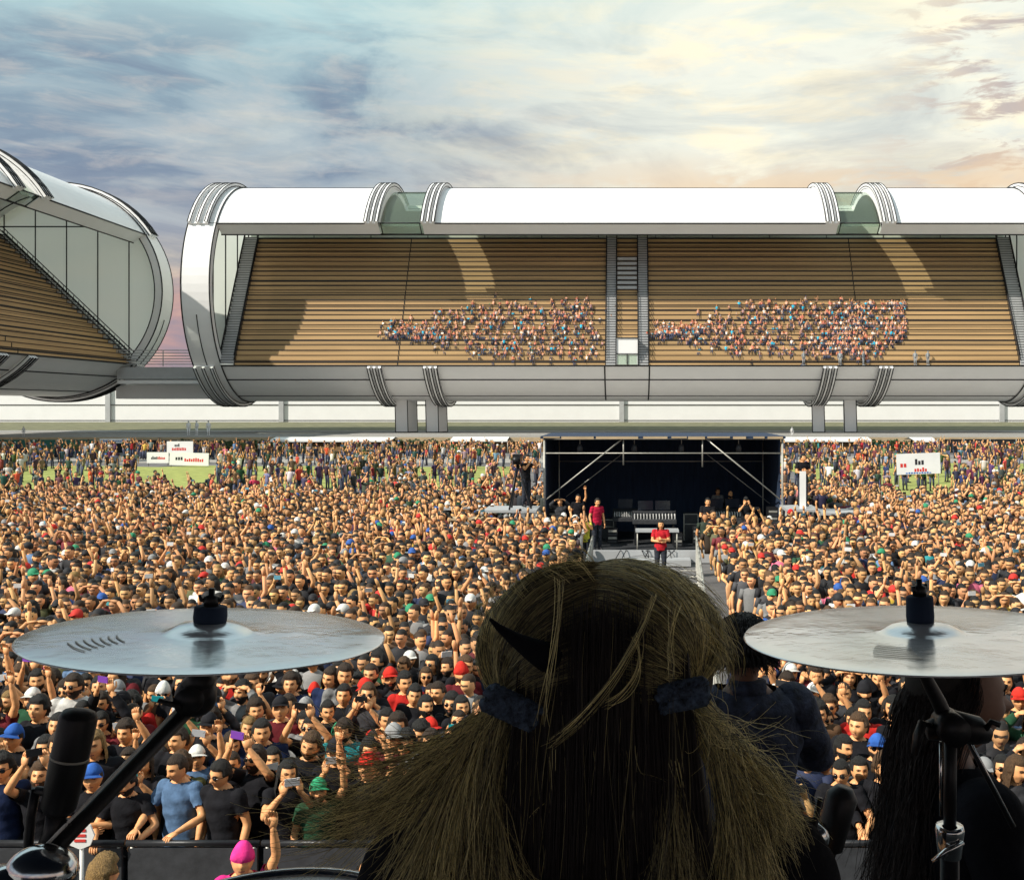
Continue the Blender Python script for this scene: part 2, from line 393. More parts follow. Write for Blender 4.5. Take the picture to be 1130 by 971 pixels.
    # ribs
    for x, wd in ribs:
        g = G()
        ra = TOPA
        for (a0, a1) in ((A1-.02, R(200)), (R(200), BOTA+.01)):
            arcband(g, x-wd/2, x+wd/2, Rr+.35, Rr+.01, a0, a1, 40)
            for q in (-.42, 0, .42): arcband(g, x+q*wd-.16, x+q*wd+.16, Rr+.72, Rr+.34, a0, a1, 40)
        obj('rib', g, M['white'], t)
        g = G()
        for (a0, a1) in ((A1-.02, R(200)), (R(200), BOTA+.01)):
            for q in (-.42, 0, .42):
                arcwire(g, x+q*wd-.17, Rr+.72, a0, a1, .055, 30); arcwire(g, x+q*wd+.17, Rr+.72, a0, a1, .055, 30)
            arcwire(g, x+wd*.5, Rr+.3, a0, a1, .05, 30); arcwire(g, x-wd*.5, Rr+.3, a0, a1, .05, 30)
        obj('rib_seam', g, M['line'], t)
    # terrace
    r = random.Random(5); g = G(); xa, xb = x0+4.6, x1-4.6
    P = []
    for i in range(NR): y, z = row(i); y2, z2 = row(i+1); P += [(y, z), (y, z2)]
    P.append(row(NR)); n = len(P)
    V = [(xa, *p) for p in P] + [(xb, *p) for p in P]
    g.raw(V, [(i, n+i, n+i+1, i+1) for i in range(n-1)], 0, False)
    g.raw([(xa, YT, ZT), (xb, YT, ZT), (xb, YT+1.5, ZT), (xa, YT+1.5, ZT)], [(0,1,2,3)], 0, False)
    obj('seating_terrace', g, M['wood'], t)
    g = G()
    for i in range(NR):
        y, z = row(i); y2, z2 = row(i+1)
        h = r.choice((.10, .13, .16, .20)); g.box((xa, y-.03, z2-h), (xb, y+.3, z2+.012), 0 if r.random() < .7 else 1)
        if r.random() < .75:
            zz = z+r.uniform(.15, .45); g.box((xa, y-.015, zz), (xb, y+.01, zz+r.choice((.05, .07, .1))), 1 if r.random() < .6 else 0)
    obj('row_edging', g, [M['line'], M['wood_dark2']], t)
    g = G()
    for a, b in gaps:
        xx = a+2.2 if a < 0 else b-2.2
        for i in range(0, NR): y, z = row(i); g.box((xx-.07, y-.04, z+.08), (xx+.05, y+.02, z+.55))
    if gaps: obj('terrace_joint', g, M['line'], t)
    # back wall above the terrace (pale glass) and ceiling closing
    g = G(); g.box((xa-.9, YT+1.45, ZT-1), (xb+.9, YT+1.6, ZT+2.2)); obj('clerestory', g, M['frost'], t)
    g = G(); xline(g, xa, xb, YT+1.35, ZT+.25, .05)
    for k in range(14): xx = xa+(xb-xa)*k/13; g.loft([(xx, YT+1.4, ZT), (xx, YT+1.4, ZT+2.2)], .05, 4)
    obj('clerestory_bar', g, M['line'], t)
    # glass end walls with mullions
    for s, xw in ((-1, x0+1.9), (1, x1-1.9)):
        if s < 0 and not panes[0] or s > 0 and not panes[1]: continue
        pts = arcpts(Rr-.97, 0, R(360), 60)[:-1]
        g = G(); g.raw([(xw, *p) for p in pts], [tuple(range(len(pts)))], 0, False); obj('end_glazing', g, M['frost'], t)
        g = G()
        for yy in (-9.4, -5.0, -.6, 3.8, 8.2, 11.8):
            h = math.sqrt((Rr-.97)**2-yy*yy); g.loft([(xw-s*.12, yy, -h), (xw-s*.12, yy, h)], .09, 4)
        if s: g.loft([(xw-s*.12, -13, 8.4-1), (xw-s*.12, 12.4, 8.4-1+.6)], .045, 4) if False else None
        g.loft([(xw-s*.12, -10.9, 9.3), (xw-s*.12, 10.9, 9.3)], .09, 4); obj('mullion', g, M['line'], t)
    # stairs: end flights and the middle pair
    fl = [(xa-1.0, xa+.7, True), (xb-.7, xb+1.0, True)]
    if mid_stairs: fl += [(-2.72, -1.5, False), (1.5, 2.72, False)]
    for a, b, end in fl:
        g = G(); rl = G()
        for i in range(NR*2):
            y0_ = YB+(YT-YB)*i/(NR*2)-.35; z1_ = ZB+(ZT-ZB)*(i+1)/(NR*2)+.08
            g.box((a, y0_, z1_-.36), (b, y0_+.9, z1_)); 
            rl.box((a-.03, y0_-.035, z1_-.10), (b+.03, y0_-.005, z1_-.03))
        obj('stair_flight', g, M['grey'], t)
        for xx in (a-.08, b+.08):
            rl.loft([(xx, YB-.3, ZB+1.3), (xx, YT, ZT+1.3)], .07, 4); rl.loft([(xx, YB-.3, ZB+.75), (xx, YT, ZT+.75)], .06, 4)
            for i in range(NR): y, z = row(i); rl.loft([(xx, y, z), (xx, y, z+1.3)], .045, 4)
        obj('stair_rail', rl, M['line'], t)
    if mid_stairs:
        d = thing('landing', None, None); d.parent = t
        for k in range(7):
            y, z = row(15+k); obj('landing_step', G().box((-1.3, y-.5, z+.1), (1.3, y+.9, z+.50)), M['grey'], d)
        y, z = row(0); z += .5
        e = thing('vomitory', None, None); e.parent = t
        obj('door_surround', G().box((-1.4, y-.35, z-.4), (1.4, y+3, z+3.0)), M['white'], e)
        obj('glass_door', G().box((-1.25, y-.42, z-.38), (1.25, y-.36, z+.9)), M['glass'], e)
        f = G()
        for xx in (-1.42, 0, 1.42): f.box((xx-.06, y-.5, z-.4), (xx+.06, y-.43, z+(3.1 if xx else .95)))
        f.box((-1.48, y-.5, z+.93), (1.48, y-.43, z+1.03)); f.box((-1.48, y-.5, z+3.0), (1.48, y-.43, z+3.12)); obj('door_frame', f, M['line'], e)
    # columns
    for x in columns:
        zt = -Rr+.6; zb_ = ZD-loc[2]
        c = thing('support_column', None, None); c.parent = t
        g = G(); g.raw([(x-1.15, -2, zb_), (x+.55, -2, zb_), (x+1.15, 1.6, zb_), (x-.55, 1.6, zb_), (x-1.3, -2, zt+.8), (x+.4, -2, zt+.8), (x+1.0, 1.6, zt+.8), (x-.7, 1.6, zt+.8)],
                       [(0,1,5,4),(1,2,6,5),(2,3,7,6),(3,0,4,7),(0,3,2,1),(4,5,6,7)], 0, False)
        obj('column_shaft', g, M['white'], c)
        g = G()
        for (xx, yy, x2) in ((x-1.15, -2.02, x-1.3), (x+.55, -2.02, x+.4), (x+1.15, 1.6, x+1.0)): g.loft([(xx, yy, zb_), (x2, yy, zt+.6)], .06, 4)
        g.loft([(x-1.15, -2.05, zb_+.05), (x+.55, -2.05, zb_+.05), (x+1.17, 1.6, zb_+.05)], .06, 4); obj('column_seam', g, M['line'], c)
    return t
t1 = make_tube('long white tubular grandstand on columns, brown timber terraces facing the stage', (0, 150, 20.55), 0, -56.0, 56.0,
               [(-54.6, 2.6), (-32.6, 1.7), (-25.4, 1.7), (26.2, 1.7), (33.4, 1.7), (54.6, 2.6)], [(-31.8, -26.2), (27.0, 32.6)], True, [-30.6, -26.4, 26.6, 31.0], (1, 1))
TT_[0] = 7.6
t2 = make_tube('second white tubular grandstand turned end on, cut by the left edge', (-79.6, 121, 21.2), R(90), -33, 33,
               [(-30, 2.0), (-2.4, 1.4), (3.4, 1.4), (31, 2.0)], [(-1.6, 2.6)], False, [-20, 8], (0, 1))
TT_[0] = YT = -1.6
# link between the two tubes
lk = thing('link_walkway', 'white and grey walkway bridge joining the two tubular grandstands', 'walkway', (0, 151, 0))
xa, xb = W(140, 0, 151).x, W(240, 0, 151).x
z = lambda py: 5-(py-450)*151/F
obj('deck', G().box((xa, -3, z(419)), (xb, 5, z(406))), M['grey'], lk)
obj('lower_fascia', G().box((xa, -2.9, z(424)), (xb, 4, z(420))), M['white'], lk)
g = G()
for py in (388, 391, 394, 397, 400, 403): g.box((xa, -3.1, z(py)-.06), (xb, -3.0, z(py)+.06))
for k in range(3): xx = xa+(xb-xa)*k/2; g.box((xx-.05, -3.0, z(405)), (xx+.05, -2.9, z(388)))
obj('railing', g, M['grey'], lk)
obj('lower_slab', G().box((xa-2, 1, z(440)), (xb+2, 6, z(424.3))), M['white'], lk)

# ------------------------------------------------------------------ strip in front of the plaza: fence, banners, hedges, marquees
def fence(px0, px1, d, h, m, label, cat='fence', group=None):
    t = thing('mesh_fence', label, cat, (W(px0, 0, d).x, d, 0), 0, group); L = W(px1, 0, d).x - W(px0, 0, d).x
    obj('mesh_panel', G().box((0, 0, .1), (L, .04, h)), m, t); n = max(2, int(L/2.5))
    for k in range(n+1): obj('post', G().loft([(L*k/n, -.05, 0), (L*k/n, -.05, h+.03)], .04, 6), M['steel'], t)
    return t
fence(-20, 104, 115, 1.60, M['green'], 'green mesh fence behind the crowd at far left', group='site fences below the plaza')
fence(128, 196, 117, 1.5, M['black'], 'dark mesh fence behind the white banner boards', group='site fences below the plaza')
fence(1035, 1150, 117, 1.6, M['black'], 'dark mesh fence behind the crowd at far right', group='site fences below the plaza')
def marquee(px0, px1, d, label):
    x0, x1 = W(px0, 0, d).x, W(px1, 0, d).x; L = x1-x0
    t = thing('marquee', label, 'tent', (x0, d, 0), 0, 'low white marquees beyond the crowd')
    g = G(); g.raw([(0,0,1.3),(L,0,1.3),(L,0,1.52),(0,0,1.52),(0,2,1.78),(L,2,1.78),(0,4,1.5),(L,4,1.5)], [(0,1,2,3),(3,2,5,4),(4,5,7,6)], 0, False); obj('canopy', g, M['white2'], t)
    n = max(2, int(L/3))
    for k in range(n+1): obj('pole', G().loft([(L*k/n, .1, 0), (L*k/n, .1, 1.3)], .04, 6), M['steel'], t)
marquee(298, 432, 117, 'long white marquee roof left of the stage-like mixing booth')
marquee(497, 560, 118, 'short white marquee roof just left of the mixing booth')
marquee(866, 962, 117, 'white marquee roof just right of the mixing booth')
marquee(1008, 1034, 116, 'smallest white marquee roof, behind the right banner board')
def hedge(px0, px1, d, h, label, seed):
    r = np.random.RandomState(seed); x0, x1 = W(px0, 0, d).x, W(px1, 0, d).x
    t = thing('hedge', label, 'hedge', (x0, d, 0), 0, 'hedges below the plaza')
    n = int((x1-x0)*260); c = r.rand(n, 3)*[x1-x0, 1.0, h-.3]+[0, 0, .15]; top = .12*np.sin(c[:, 0]*3)+.1*np.sin(c[:, 0]*7); c[:, 2] += top
    a = r.normal(size=(n, 3)); b = np.cross(a, r.normal(size=(n, 3))); a /= np.linalg.norm(a, axis=1)[:, None]; b /= np.linalg.norm(b, axis=1)[:, None]
    s_ = .09; V = np.stack([c-a*s_-b*s_*.6, c+a*s_-b*s_*.6, c+a*s_+b*s_*.6, c-a*s_+b*s_*.6], 1).reshape(-1, 3)
    me = mk('foliage', V, np.arange(4*n, dtype=np.int32), np.full(n, 4, np.int32), np.zeros(n, np.int32), np.zeros(n, bool), M['leaf']); obj('foliage', me, None, t)
    for k in range(max(2, int((x1-x0)/1.5))): xx = .4+k*1.5; obj('stem', G().loft([(xx, .5, 0), (xx+.05, .5, .8)], [.05, .02], 5), M['wood_dark'], t)
hedge(430, 500, 119, 1.55, 'dark hedge between the two left white marquees', 3)
hedge(196, 300, 118.5, 1.5, 'dark hedge behind the white banner boards', 4)
hedge(962, 1010, 119, 1.5, 'dark hedge between the right marquees', 6)
def banner(pxa, pya, pxb, pyb, d, label, marks, tilt=0):
    a = W(pxa, pya, d); b = W(pxb, pyb, d); w_, h_ = b.x-a.x, a.z-b.z
    t = thing('banner_board', label, 'banner', (a.x, d, max(b.z, .1)), 0, 'white banner boards among the crowd'); t.rotation_euler = (0, tilt, 0)
    obj('board', G().box((0, 0, 0), (w_, .06, h_)), M['white2'], t)
    g = G(); r = random.Random(int(pxa))
    for (u, v, uw, vh, k) in marks: 
        n = max(1, int(uw*18)); 
        for i in range(n): hh = vh*r.uniform(.6, 1); g.box((w_*(u+uw*i/n), -.008, h_*v), (w_*(u+uw*(i+.72)/n), -.003, h_*(v+hh)), k)
    obj('printed_mark', g, [M['redc'], M['darkc'], M['bluec']], t)
    for xx in (.1, w_-.1): obj('leg', G().loft([(xx, .1, -max(b.z, .1)), (xx, .1, h_*.8)], .03, 6), M['steel'], t)
banner(184, 487, 213, 500, 96, 'upper white banner board with small dark mark and red wordmark', [(.3, .55, .2, .25, 1), (.2, .22, .55, .26, 0)])
banner(162, 499, 186, 511, 92, 'lower left white banner board of the group of three', [(.2, .35, .3, .3, 1), (.5, .35, .35, .25, 0)])
banner(187, 499, 230, 513, 91, 'lower right white banner board of the group of three, red wordmark', [(.15, .4, .2, .3, 1), (.38, .3, .5, .3, 0)], R(1.5))
banner(990, 501, 1038, 524, 62, 'large white banner board on the right with red and blue marks', [(.42, .45, .22, .3, 1), (.08, .35, .16, .25, 0), (.4, .12, .3, .2, 0), (.2, .03, .6, .08, 2)], R(-2))
banner(110, 484, 143, 489, 113, 'pale blue banner strip hanging on the far left fence', [(.1, .3, .8, .4, 2)])

# ------------------------------------------------------------------ mixing booth (front of house)
bt = thing('mixing_booth', 'black draped scaffold mixing booth in the middle of the crowd', 'booth', (0, 36, 0))
bx0, bx1 = W(600, 0, 36).x, W(863, 0, 36).x; zt = W(0, 484, 36).z; D2 = 5.0
obj('platform', G().box((bx0-.1, -1.2, .02), (bx1+.1, D2+.2, .3)), M['speckle'], bt)
obj('platform_front', G().box((bx0+1.6, -1.45, .03), (bx1-2.2, -1.22, .42)), M['grey'], bt)
obj('front_step', G().box((W(685,0,34).x, -2.2, .03), (W(762,0,34).x, -1.5, .22)), M['grey'], bt)
obj('back_drape', G().box((bx0, D2, .3), (bx1, D2+.06, zt)), M['blackcloth'], bt)
for xx in (bx0, bx1): obj('side_drape', G().box((xx-.03, .6, .3), (xx+.03, D2, zt-.05)), M['blackcloth'], bt)
g = G(); g.box((bx0-.1, -.15, zt), (bx1+.1, D2+.1, zt+.08)); obj('roof_sheet', g, M['blackcloth'], bt)
g = G()
r_ = random.Random(8); x = bx0
while x < bx1-.3: q = r_.uniform(.3, 1.4); g.box((x, -.22, zt+r_.uniform(-.02, .03)), (min(x+q, bx1), -.17, zt+.075)); x += q+r_.uniform(.02, .25)
obj('roof_fringe', g, M['tan'], bt)
def bar(name, pts, r=.035, m='steel', parent=None): return obj(name, G().loft(pts, r*.68, 6), M[m], parent or bt)
def bp(px, py, dy=0.0): v = W(px, py, 36); return (v.x, dy-.08, v.z)
for px in (601, 863): bar('upright', [bp(px, 482), (bp(px, 0)[0], -.08, .3)], .055)
for px, pb in ((688, 513), (775, 515)): bar('hanger', [bp(px, 482), bp(px, pb)], .035)
bar('crossbar', [bp(600, 500), bp(864, 500)], .035); bar('crossbar', [bp(600, 484), bp(864, 484)], .05)
bar('brace', [bp(687, 484), bp(603, 551)], .04); bar('brace', [bp(779, 484), bp(862, 552)], .04)
for s, (a, b) in enumerate((((690, 500), (622, 552)), ((782, 502), (856, 560)))): bar('rear_brace', [bp(*a, 1.5), bp(*b, 1.5)], .02)
bar('rear_crossbar', [bp(612, 513, 2.5), bp(852, 513, 2.5)], .025)
for px in (612, 852): bar('rear_upright', [bp(px, 486, 2.5), (bp(px, 0)[0], 2.4, .3)], .035)
# kit on the platform
def desk(px, d, wd, h, label, top='speckle', screens=0):
    p = W(px, 0, d); t = thing('mixing_desk', label, 'mixing desk', (p.x, d, .3), 0, 'sound desks in the booth')
    g = G(); g.raw([(-wd/2,-.35,h),(wd/2,-.35,h),(wd/2,.35,h+.28),(-wd/2,.35,h+.28),(-wd/2,-.35,h-.12),(wd/2,-.35,h-.12),(wd/2,.35,h-.12),(-wd/2,.35,h-.12)], [(0,1,2,3),(0,4,5,1),(1,5,6,2),(2,6,7,3),(3,7,4,0),(4,7,6,5)], 0, False)
    obj('console', g, M[top], t)
    g = G()
    for i in range(14): x = -wd/2+.06+(wd-.12)*i/13; g.box((x, -.28, h+.045), (x+.02, .05, h+.20), 0, rot=Matrix.Rotation(R(0), 3, 'X'))
    obj('fader', g, M['white2'], t)
    for s in (-1, 1): obj('leg', G().box((s*(wd/2-.1)-.03, -.3, 0), (s*(wd/2-.1)+.03, .3, h-.12)), M['black'], t)
    for i in range(screens):
        x = (i-.5*(screens-1))*.6; obj('monitor', G().box((x-.26, .30, h+.30), (x+.26, .34, h+.62)), M['screen'], t)
desk(722, 37.2, 1.5, .85, 'wide dark mixing desk at the centre of the booth', 'speckle', 2)
desk(690, 38.5, .9, .8, 'small dark mixing desk behind the left of the wide desk', 'speckle', 1)
desk(800, 38, 1.3, .85, 'dark mixing desk at the right of the booth', 'speckle', 2)
def table(px, py, d, wd, label, m='steel', base=.3, h=None, group='work tables by the booth'):
    p = W(px, py, d); h = p.z-base; t = thing('work_table', label, 'table', (p.x, d, base), 0, group)
    obj('table_top', G().box((-wd/2, -.35, h-.06), (wd/2, .35, h)), M[m], t)
    for sx in (-1, 1):
        for sy in (-.3, .3): obj('leg', G().loft([(sx*(wd/2-.06), sy, 0), (sx*(wd/2-.06), sy, h-.06)], .02, 6), M['steel'], t)
table(725, 584, 35.2, 1.4, 'pale trestle table standing in front of the mixing desks', 'grey')
for px, d, w_, h_, lab in ((640, 38, .6, .9, 'black flight case at the left inside the booth'), (665, 39, .8, .7, 'black flight case beside the man in red'), (762, 38.5, .5, .95, 'upright black flight case right of the wide desk'), (838, 38.4, .7, .8, 'black flight case in the right corner of the booth')):
    p = W(px, 0, d); t = thing('flight_case', lab, 'flight case', (p.x, d, .3), 0, 'flight cases inside the booth')
    obj('case_body', G().box((-w_/2, -.3, 0), (w_/2, .3, h_)), M['speckle'], t)
    g = G()
    for x in (-w_/2, w_/2): g.box((x-.02, -.32, 0), (x+.02, -.301, h_))
    g.box((-w_/2, -.32, h_-.03), (w_/2, -.301, h_)); g.box((-w_/2, -.32, h_*.6), (w_/2, -.301, h_*.6+.03)); obj('edge_strip', g, M['steel'], t)
for i, (px, d_, w_, h_) in enumerate(((676, 37.5, .35, .5), (748, 36.6, .3, .45), (772, 37.4, .5, .6), (852, 37.0, .35, 1.3), (612, 38.6, .5, 1.2))):
    p = W(px, 0, d_); t = thing('equipment_rack', ('low amplifier rack left of the pale trestle table', 'small rack right of the pale trestle table', 'squat rack before the right desk', 'tall narrow rack by the right booth upright', 'tall rack in the left corner of the booth')[i], 'rack', (p.x, d_, .3), 0, 'equipment racks in the booth')
    obj('rack_body', G().box((-w_/2, -.25, 0), (w_/2, .25, h_)), M['black'], t); g = G()
    for q in range(int(h_/.12)): g.box((-w_/2+.03, -.262, .05+q*.12), (w_/2-.03, -.251, .05+q*.12+.07), q % 2)
    obj('front_unit', g, [M['speckle'], M['steel']], t)
r_ = random.Random(4)
cb = thing('booth_cable', 'bundle of black cables trailing off the booth platform', 'cable', (0, 0, 0)); g = G()
for i in range(7):
    x0 = W(690+8*i, 0, 34.7).x; g.loft([(x0, 34.75, .34), (x0+r_.uniform(-.3, .3), 34.5, .44), (x0+r_.uniform(-.5, .5), 34.2, .05), (x0+r_.uniform(-1, 1), 33.2, .03)], .015, 5)
obj('cable', g, M['black'], cb)
for i, px in enumerate((640, 700, 752, 815)):
    p = W(px, 0, 36.2); t = thing('stage_lamp', f'black lamp hanging under the booth roof, {("first", "second", "third", "fourth")[i]} from the left', 'lamp', (p.x, 36.2, zt-.02), 0, 'unlit lamps under the booth roof')
    g = G(); g.lathe([(0, -.42), (.09, -.42), (.10, -.30), (.06, -.18), (0, -.17)], sides=14); obj('lamp_body', g, M['speckle'], t); obj('bracket', G().loft([(0, 0, 0), (0, 0, -.18)], .015, 6), M['steel'], t)
# risers either side
def riser(px0, px1, py, d, label, name='camera_riser'):
    a = W(px0, py, d); b = W(px1, py, d); L = b.x-a.x; t = thing(name, label, 'platform', (a.x, d, 0), 0, 'scaffold risers beside the booth')
    obj('deck', G().box((0, 0, a.z-.08), (L, 1.6, a.z)), M['grey'], t); n = 3
    for k in range(n):
        for y in (.05, 1.55): obj('post', G().loft([(L*k/(n-1), y, 0), (L*k/(n-1), y, a.z-.08)], .03, 6), M['steel'], t)
    obj('brace', G().loft([(0, .0, .3), (L, .0, a.z-.2)], .02, 6), M['steel'], t); return a.z
zL = riser(533, 592, 563, 34.5, 'scaffold riser left of the booth with a camera operator'); zR = riser(868, 905, 562, 34.5, 'scaffold riser right of the booth with a standing man')
riser(905, 960, 566, 36.5, 'lower scaffold riser further right of the booth')
table(515, 571, 33.6, 1.0, 'table with a yellowish top at the left of the booth', 'tan', 0.0)
table(500, 560, 37, 1.2, 'grey table behind the yellowish one left of the booth', 'grey', 0.0)
tr = thing('tripod_camera', 'black broadcast camera on a tripod on the left riser', 'camera', (W(571, 0, 35).x, 35.0, zL))
obj('camera_body', G().box((-.12, -.35, 1.45), (.12, .3, 1.78)).lathe([(.0, -.36), (.10, -.36), (.11, -.55), (.0, -.55)], (0, 0, 1.6), 12, axis='y'), M['black'], tr)
for a in (0, 2.1, 4.2): obj('leg', G().loft([(0, 0, 1.45), (.45*math.cos(a), .45*math.sin(a), 0)], .03, 6), M['black'], tr)
pl = thing('speaker_pole', 'pale upright pole board on the riser right of the booth', 'pole', (W(886, 0, 34.8).x, 34.8, 0)); 
obj('board', G().box((-.10, 0, 0), (.10, .05, W(0, 520, 34.8).z)), M['white2'], pl); obj('foot', G().box((-.3, -.3, 0), (.3, .3, .03)), M['black'], pl)

# ------------------------------------------------------------------ barriers
def barrier(x, y, rz, label, group, solid=True):
    t = thing('crowd_barrier', label, 'barrier', (x, y, 0), rz, group)
    if solid: obj('panel', G().box((-.58, -.02, .06), (.58, .02, 1.04)), M['speckle'], t)
    else:
        g = G()
        for k in range(12): g.loft([(-.55+k*.1, 0, .1), (-.55+k*.1, 0, 1.05)], .008, 5)
        obj('bar_grid', g, M['steel'], t)
    obj('top_rail', G().loft([(-.6, 0, 1.08), (.6, 0, 1.08)], .03, 8), M['steel' if not solid else 'black'], t)
    for s in (-1, 1): obj('foot', G().loft([(s*.55, 0, 1.05), (s*.55, 0, .03), (s*.55, -.5, .03)], .02, 6), M['steel'], t)
    if solid: obj('foot_plate', G().box((-.6, -.5, .0), (.6, -.02, .015)), M['steel'], t)
x = -6.35; k = 0
names = 'first second third fourth fifth sixth seventh eighth ninth tenth eleventh twelfth thirteenth fourteenth fifteenth sixteenth seventeenth eighteenth nineteenth twentieth'.split()
names += ['twenty-'+n for n in names[:9]] + ['thirtieth'] + ['thirty-'+n for n in names[:9]] + ['fortieth'] + ['forty-'+n for n in names[:9]]
while x < 5.4:
    if not (-1.1 < x < 1.0): barrier(x, 9.72, 0, f'dark solid crowd barrier, {names[k]} from the left along the front row', 'front row barriers'); k += 1
    x += 1.22
for s, X in ((0, -1.05), (1, 2.15)):
    y = 10.4; k = 0
    while y < 32.5:
        barrier(X if s == 0 else .6+.046*y, y, R(90) if s == 0 else R(-92.6), f'steel barrier on the {"left" if s == 0 else "right"} side of the aisle, {names[k]} from the stage', 'aisle barriers', False); y += 1.22; k += 1
sg = thing('small_sign', 'small white octagonal sign with red bars on the front barrier', 'sign', W(89, 921, 9.55))
g = G(); g.lathe([(0, -.01), (.125, -.01), (.125, .01), (0, .01)], sides=8, axis='y', smooth=False); obj('plate', g, M['white2'], sg)
g = G(); 
for q in (-.045, .0, .045): g.box((-.05, -.016, q-.012), (.05, -.012, q+.012))
obj('sign_bar', g, M['redc'], sg)
obj('post', G().loft([(0, .02, -.9), (0, .02, -.1)], .02, 6), M['white2'], sg)

# ------------------------------------------------------------------ our own stage (deck, riser, roof): roof and back drape, out of view, are shaped to shade the band
ZS = 2.5
st = thing('stage', 'black deck of the stage that carries the band and the drum riser', 'stage', (0, 0, 0))
obj('deck', G().box((-9, -8, ZS-.2), (9, 5.4, ZS)), M['stagefloor'], st); obj('drum_riser', G().box((-1.7, -2.0, ZS+.001), (1.5, 2.0, 3.5)), M['stagefloor'], st)
obj('back_drape', G().box((-9, -8.2, 0), (9, -8.0, 4.6)), M['blackcloth'], st)
obj('roof', G().box((-10, -9, 7.2), (10, 3.2, 7.6)), M['blackcloth'], st)
obj('front_skirt', G().box((-9, 5.2, 0), (9, 5.25, ZS-.21)), M['blackcloth'], st)
for xx in (-9.6, 9.4): obj('roof_tower', G().box((xx, 2.7, 0), (xx+.3, 3.0, 7.19)), M['steel'], st)
# ------------------------------------------------------------------ people
# region numbers
SKIN, HAIR, SHIRT, TROUSER, CAP, DARK, WHITE, LIP, BROW, IRIS, EYE, PHONE = range(12)
def sst(x, a, b): t_ = np.clip((x-a)/(b-a), 0, 1); return t_*t_*(3-2*t_)
def headfn(j=0.0, nose=1.0, wide=1.0):
    def fn(v, d):
        x, y, z = d[:, 0]*.084*wide, d[:, 1]*.102, d[:, 2]*.128
        low = sst(-d[:, 2], .15, .95)
        x = x*(1-.30*low*(1-.25*j)); y = np.where(y < 0, y*(1-.10*low), y*(1-.42*low))
        x = x*(1-.05*sst(d[:, 2], .4, 1))
        fr = sst(-d[:, 1], .25, .75)
        ga = lambda u, s: np.exp(-(u/s)**2)
        y = y - fr*(.030*nose*ga(x, .011)*ga(z+.022, .015) + .014*ga(x, .009)*ga(z-.002, .022))
        y = y + fr*(.015*ga(np.abs(x)-.031, .015)*ga(z-.010, .011))
        y = y - fr*(.008*ga(z-.033, .009)*ga(x, .05)) + fr*.010*ga(np.abs(x)-.050, .014)*ga(z+.062, .022)
        y = y - fr*(.006*ga(z+.060, .009)*ga(x, .026)) + fr*.004*ga(z+.045, .006)*ga(x, .02)
        y = y - fr*(.008+.004*j)*ga(z+.098, .016)*ga(x, .028)
        y = y - fr*.005*ga(np.abs(x)-.045, .018)*ga(z+.025, .02)
        return np.stack([x, y, z], 1)
    return fn
_FR = {}
def front(hf, x, z):
    if id(hf) not in _FR:
        a = np.linspace(-1, 1, 60); gx, gz = np.meshgrid(a, a); m = gx**2+gz**2 < .98; dd = np.stack([gx[m], -np.sqrt(1-gx[m]**2-gz[m]**2), gz[m]], 1); _FR[id(hf)] = (hf(None, dd), hf)
    P = _FR[id(hf)][0]; q = (P[:, 0]-x)**2+(P[:, 2]-z)**2; i = np.argsort(q)[:3]; return float(P[i, 1].mean())
HC = np.array((0, -.02, 1.597))
def rotm(yaw=0, pitch=0, roll=0): return np.array(Matrix.Rotation(yaw, 3, 'Z') @ Matrix.Rotation(pitch, 3, 'X') @ Matrix.Rotation(roll, 3, 'Y'))
def add_head(g, nu, nv, hr, j=0, nose=1, wide=1, lod=0, hc=HC):
    """hr rotates the head about its centre; lod 0 detailed"""
    hc = np.array(hc, float)
    hf = headfn(j, nose, wide)
    def rf(c):
        x, y, z = c
        if lod:
            if z > .072 or (y > .01 and z > -.035) or (y > -.04 and z > .04): return HAIR
            if y < -.045 and abs(z-.012) < (.012 if lod == 1 else .010) and .013 < abs(x) < .048: return BROW
            if lod == 1 and y < -.05 and abs(z+.060) < .008 and abs(x) < .03: return LIP
        elif y < -.06 and abs(z+.060) < .0085 and abs(x) < .025: return LIP
        return SKIN
    g.ball(hc, (1, 1, 1), nu, nv, SKIN, hf, rf, hr)
    T = lambda p: np.array(hr) @ np.array(p) + hc
    g.loft([T((0, .012, -.06)), hc*[1, 1, 0] + (0, .03, hc[2]-.15), hc*[1, 1, 0] + (0, .04, hc[2]-.23)], [.05, .052, .062], 12 if not lod else 6, SKIN)
    if not lod:
        for s in (-1, 1):
            g.ball(T((s*.0775*wide, .008, -.004)), (.010, .018, .030), 8, 6, SKIN, rot=hr)
            S_ = lambda x, z, o: T((x, front(hf, x, z)-o, z))
            g.ball(S_(s*.032, .011, -.0055), (.0145, .009, .0082), 8, 6, EYE, rot=hr)
            g.ball(S_(s*.032, .011, .0015), (.0068, .0035, .0070), 6, 5, IRIS, rot=hr)
            g.loft([S_(s*.013, .030, .001), S_(s*.033, .035, .001), S_(s*.053, .029, .001)], [.0035, .0052, .0028], 5, BROW)
            g.loft([S_(s*.015, .019, .001), S_(s*.032, .0215, .0025), S_(s*.050, .018, .001)], [.0028, .0034, .0022], 4, BROW)
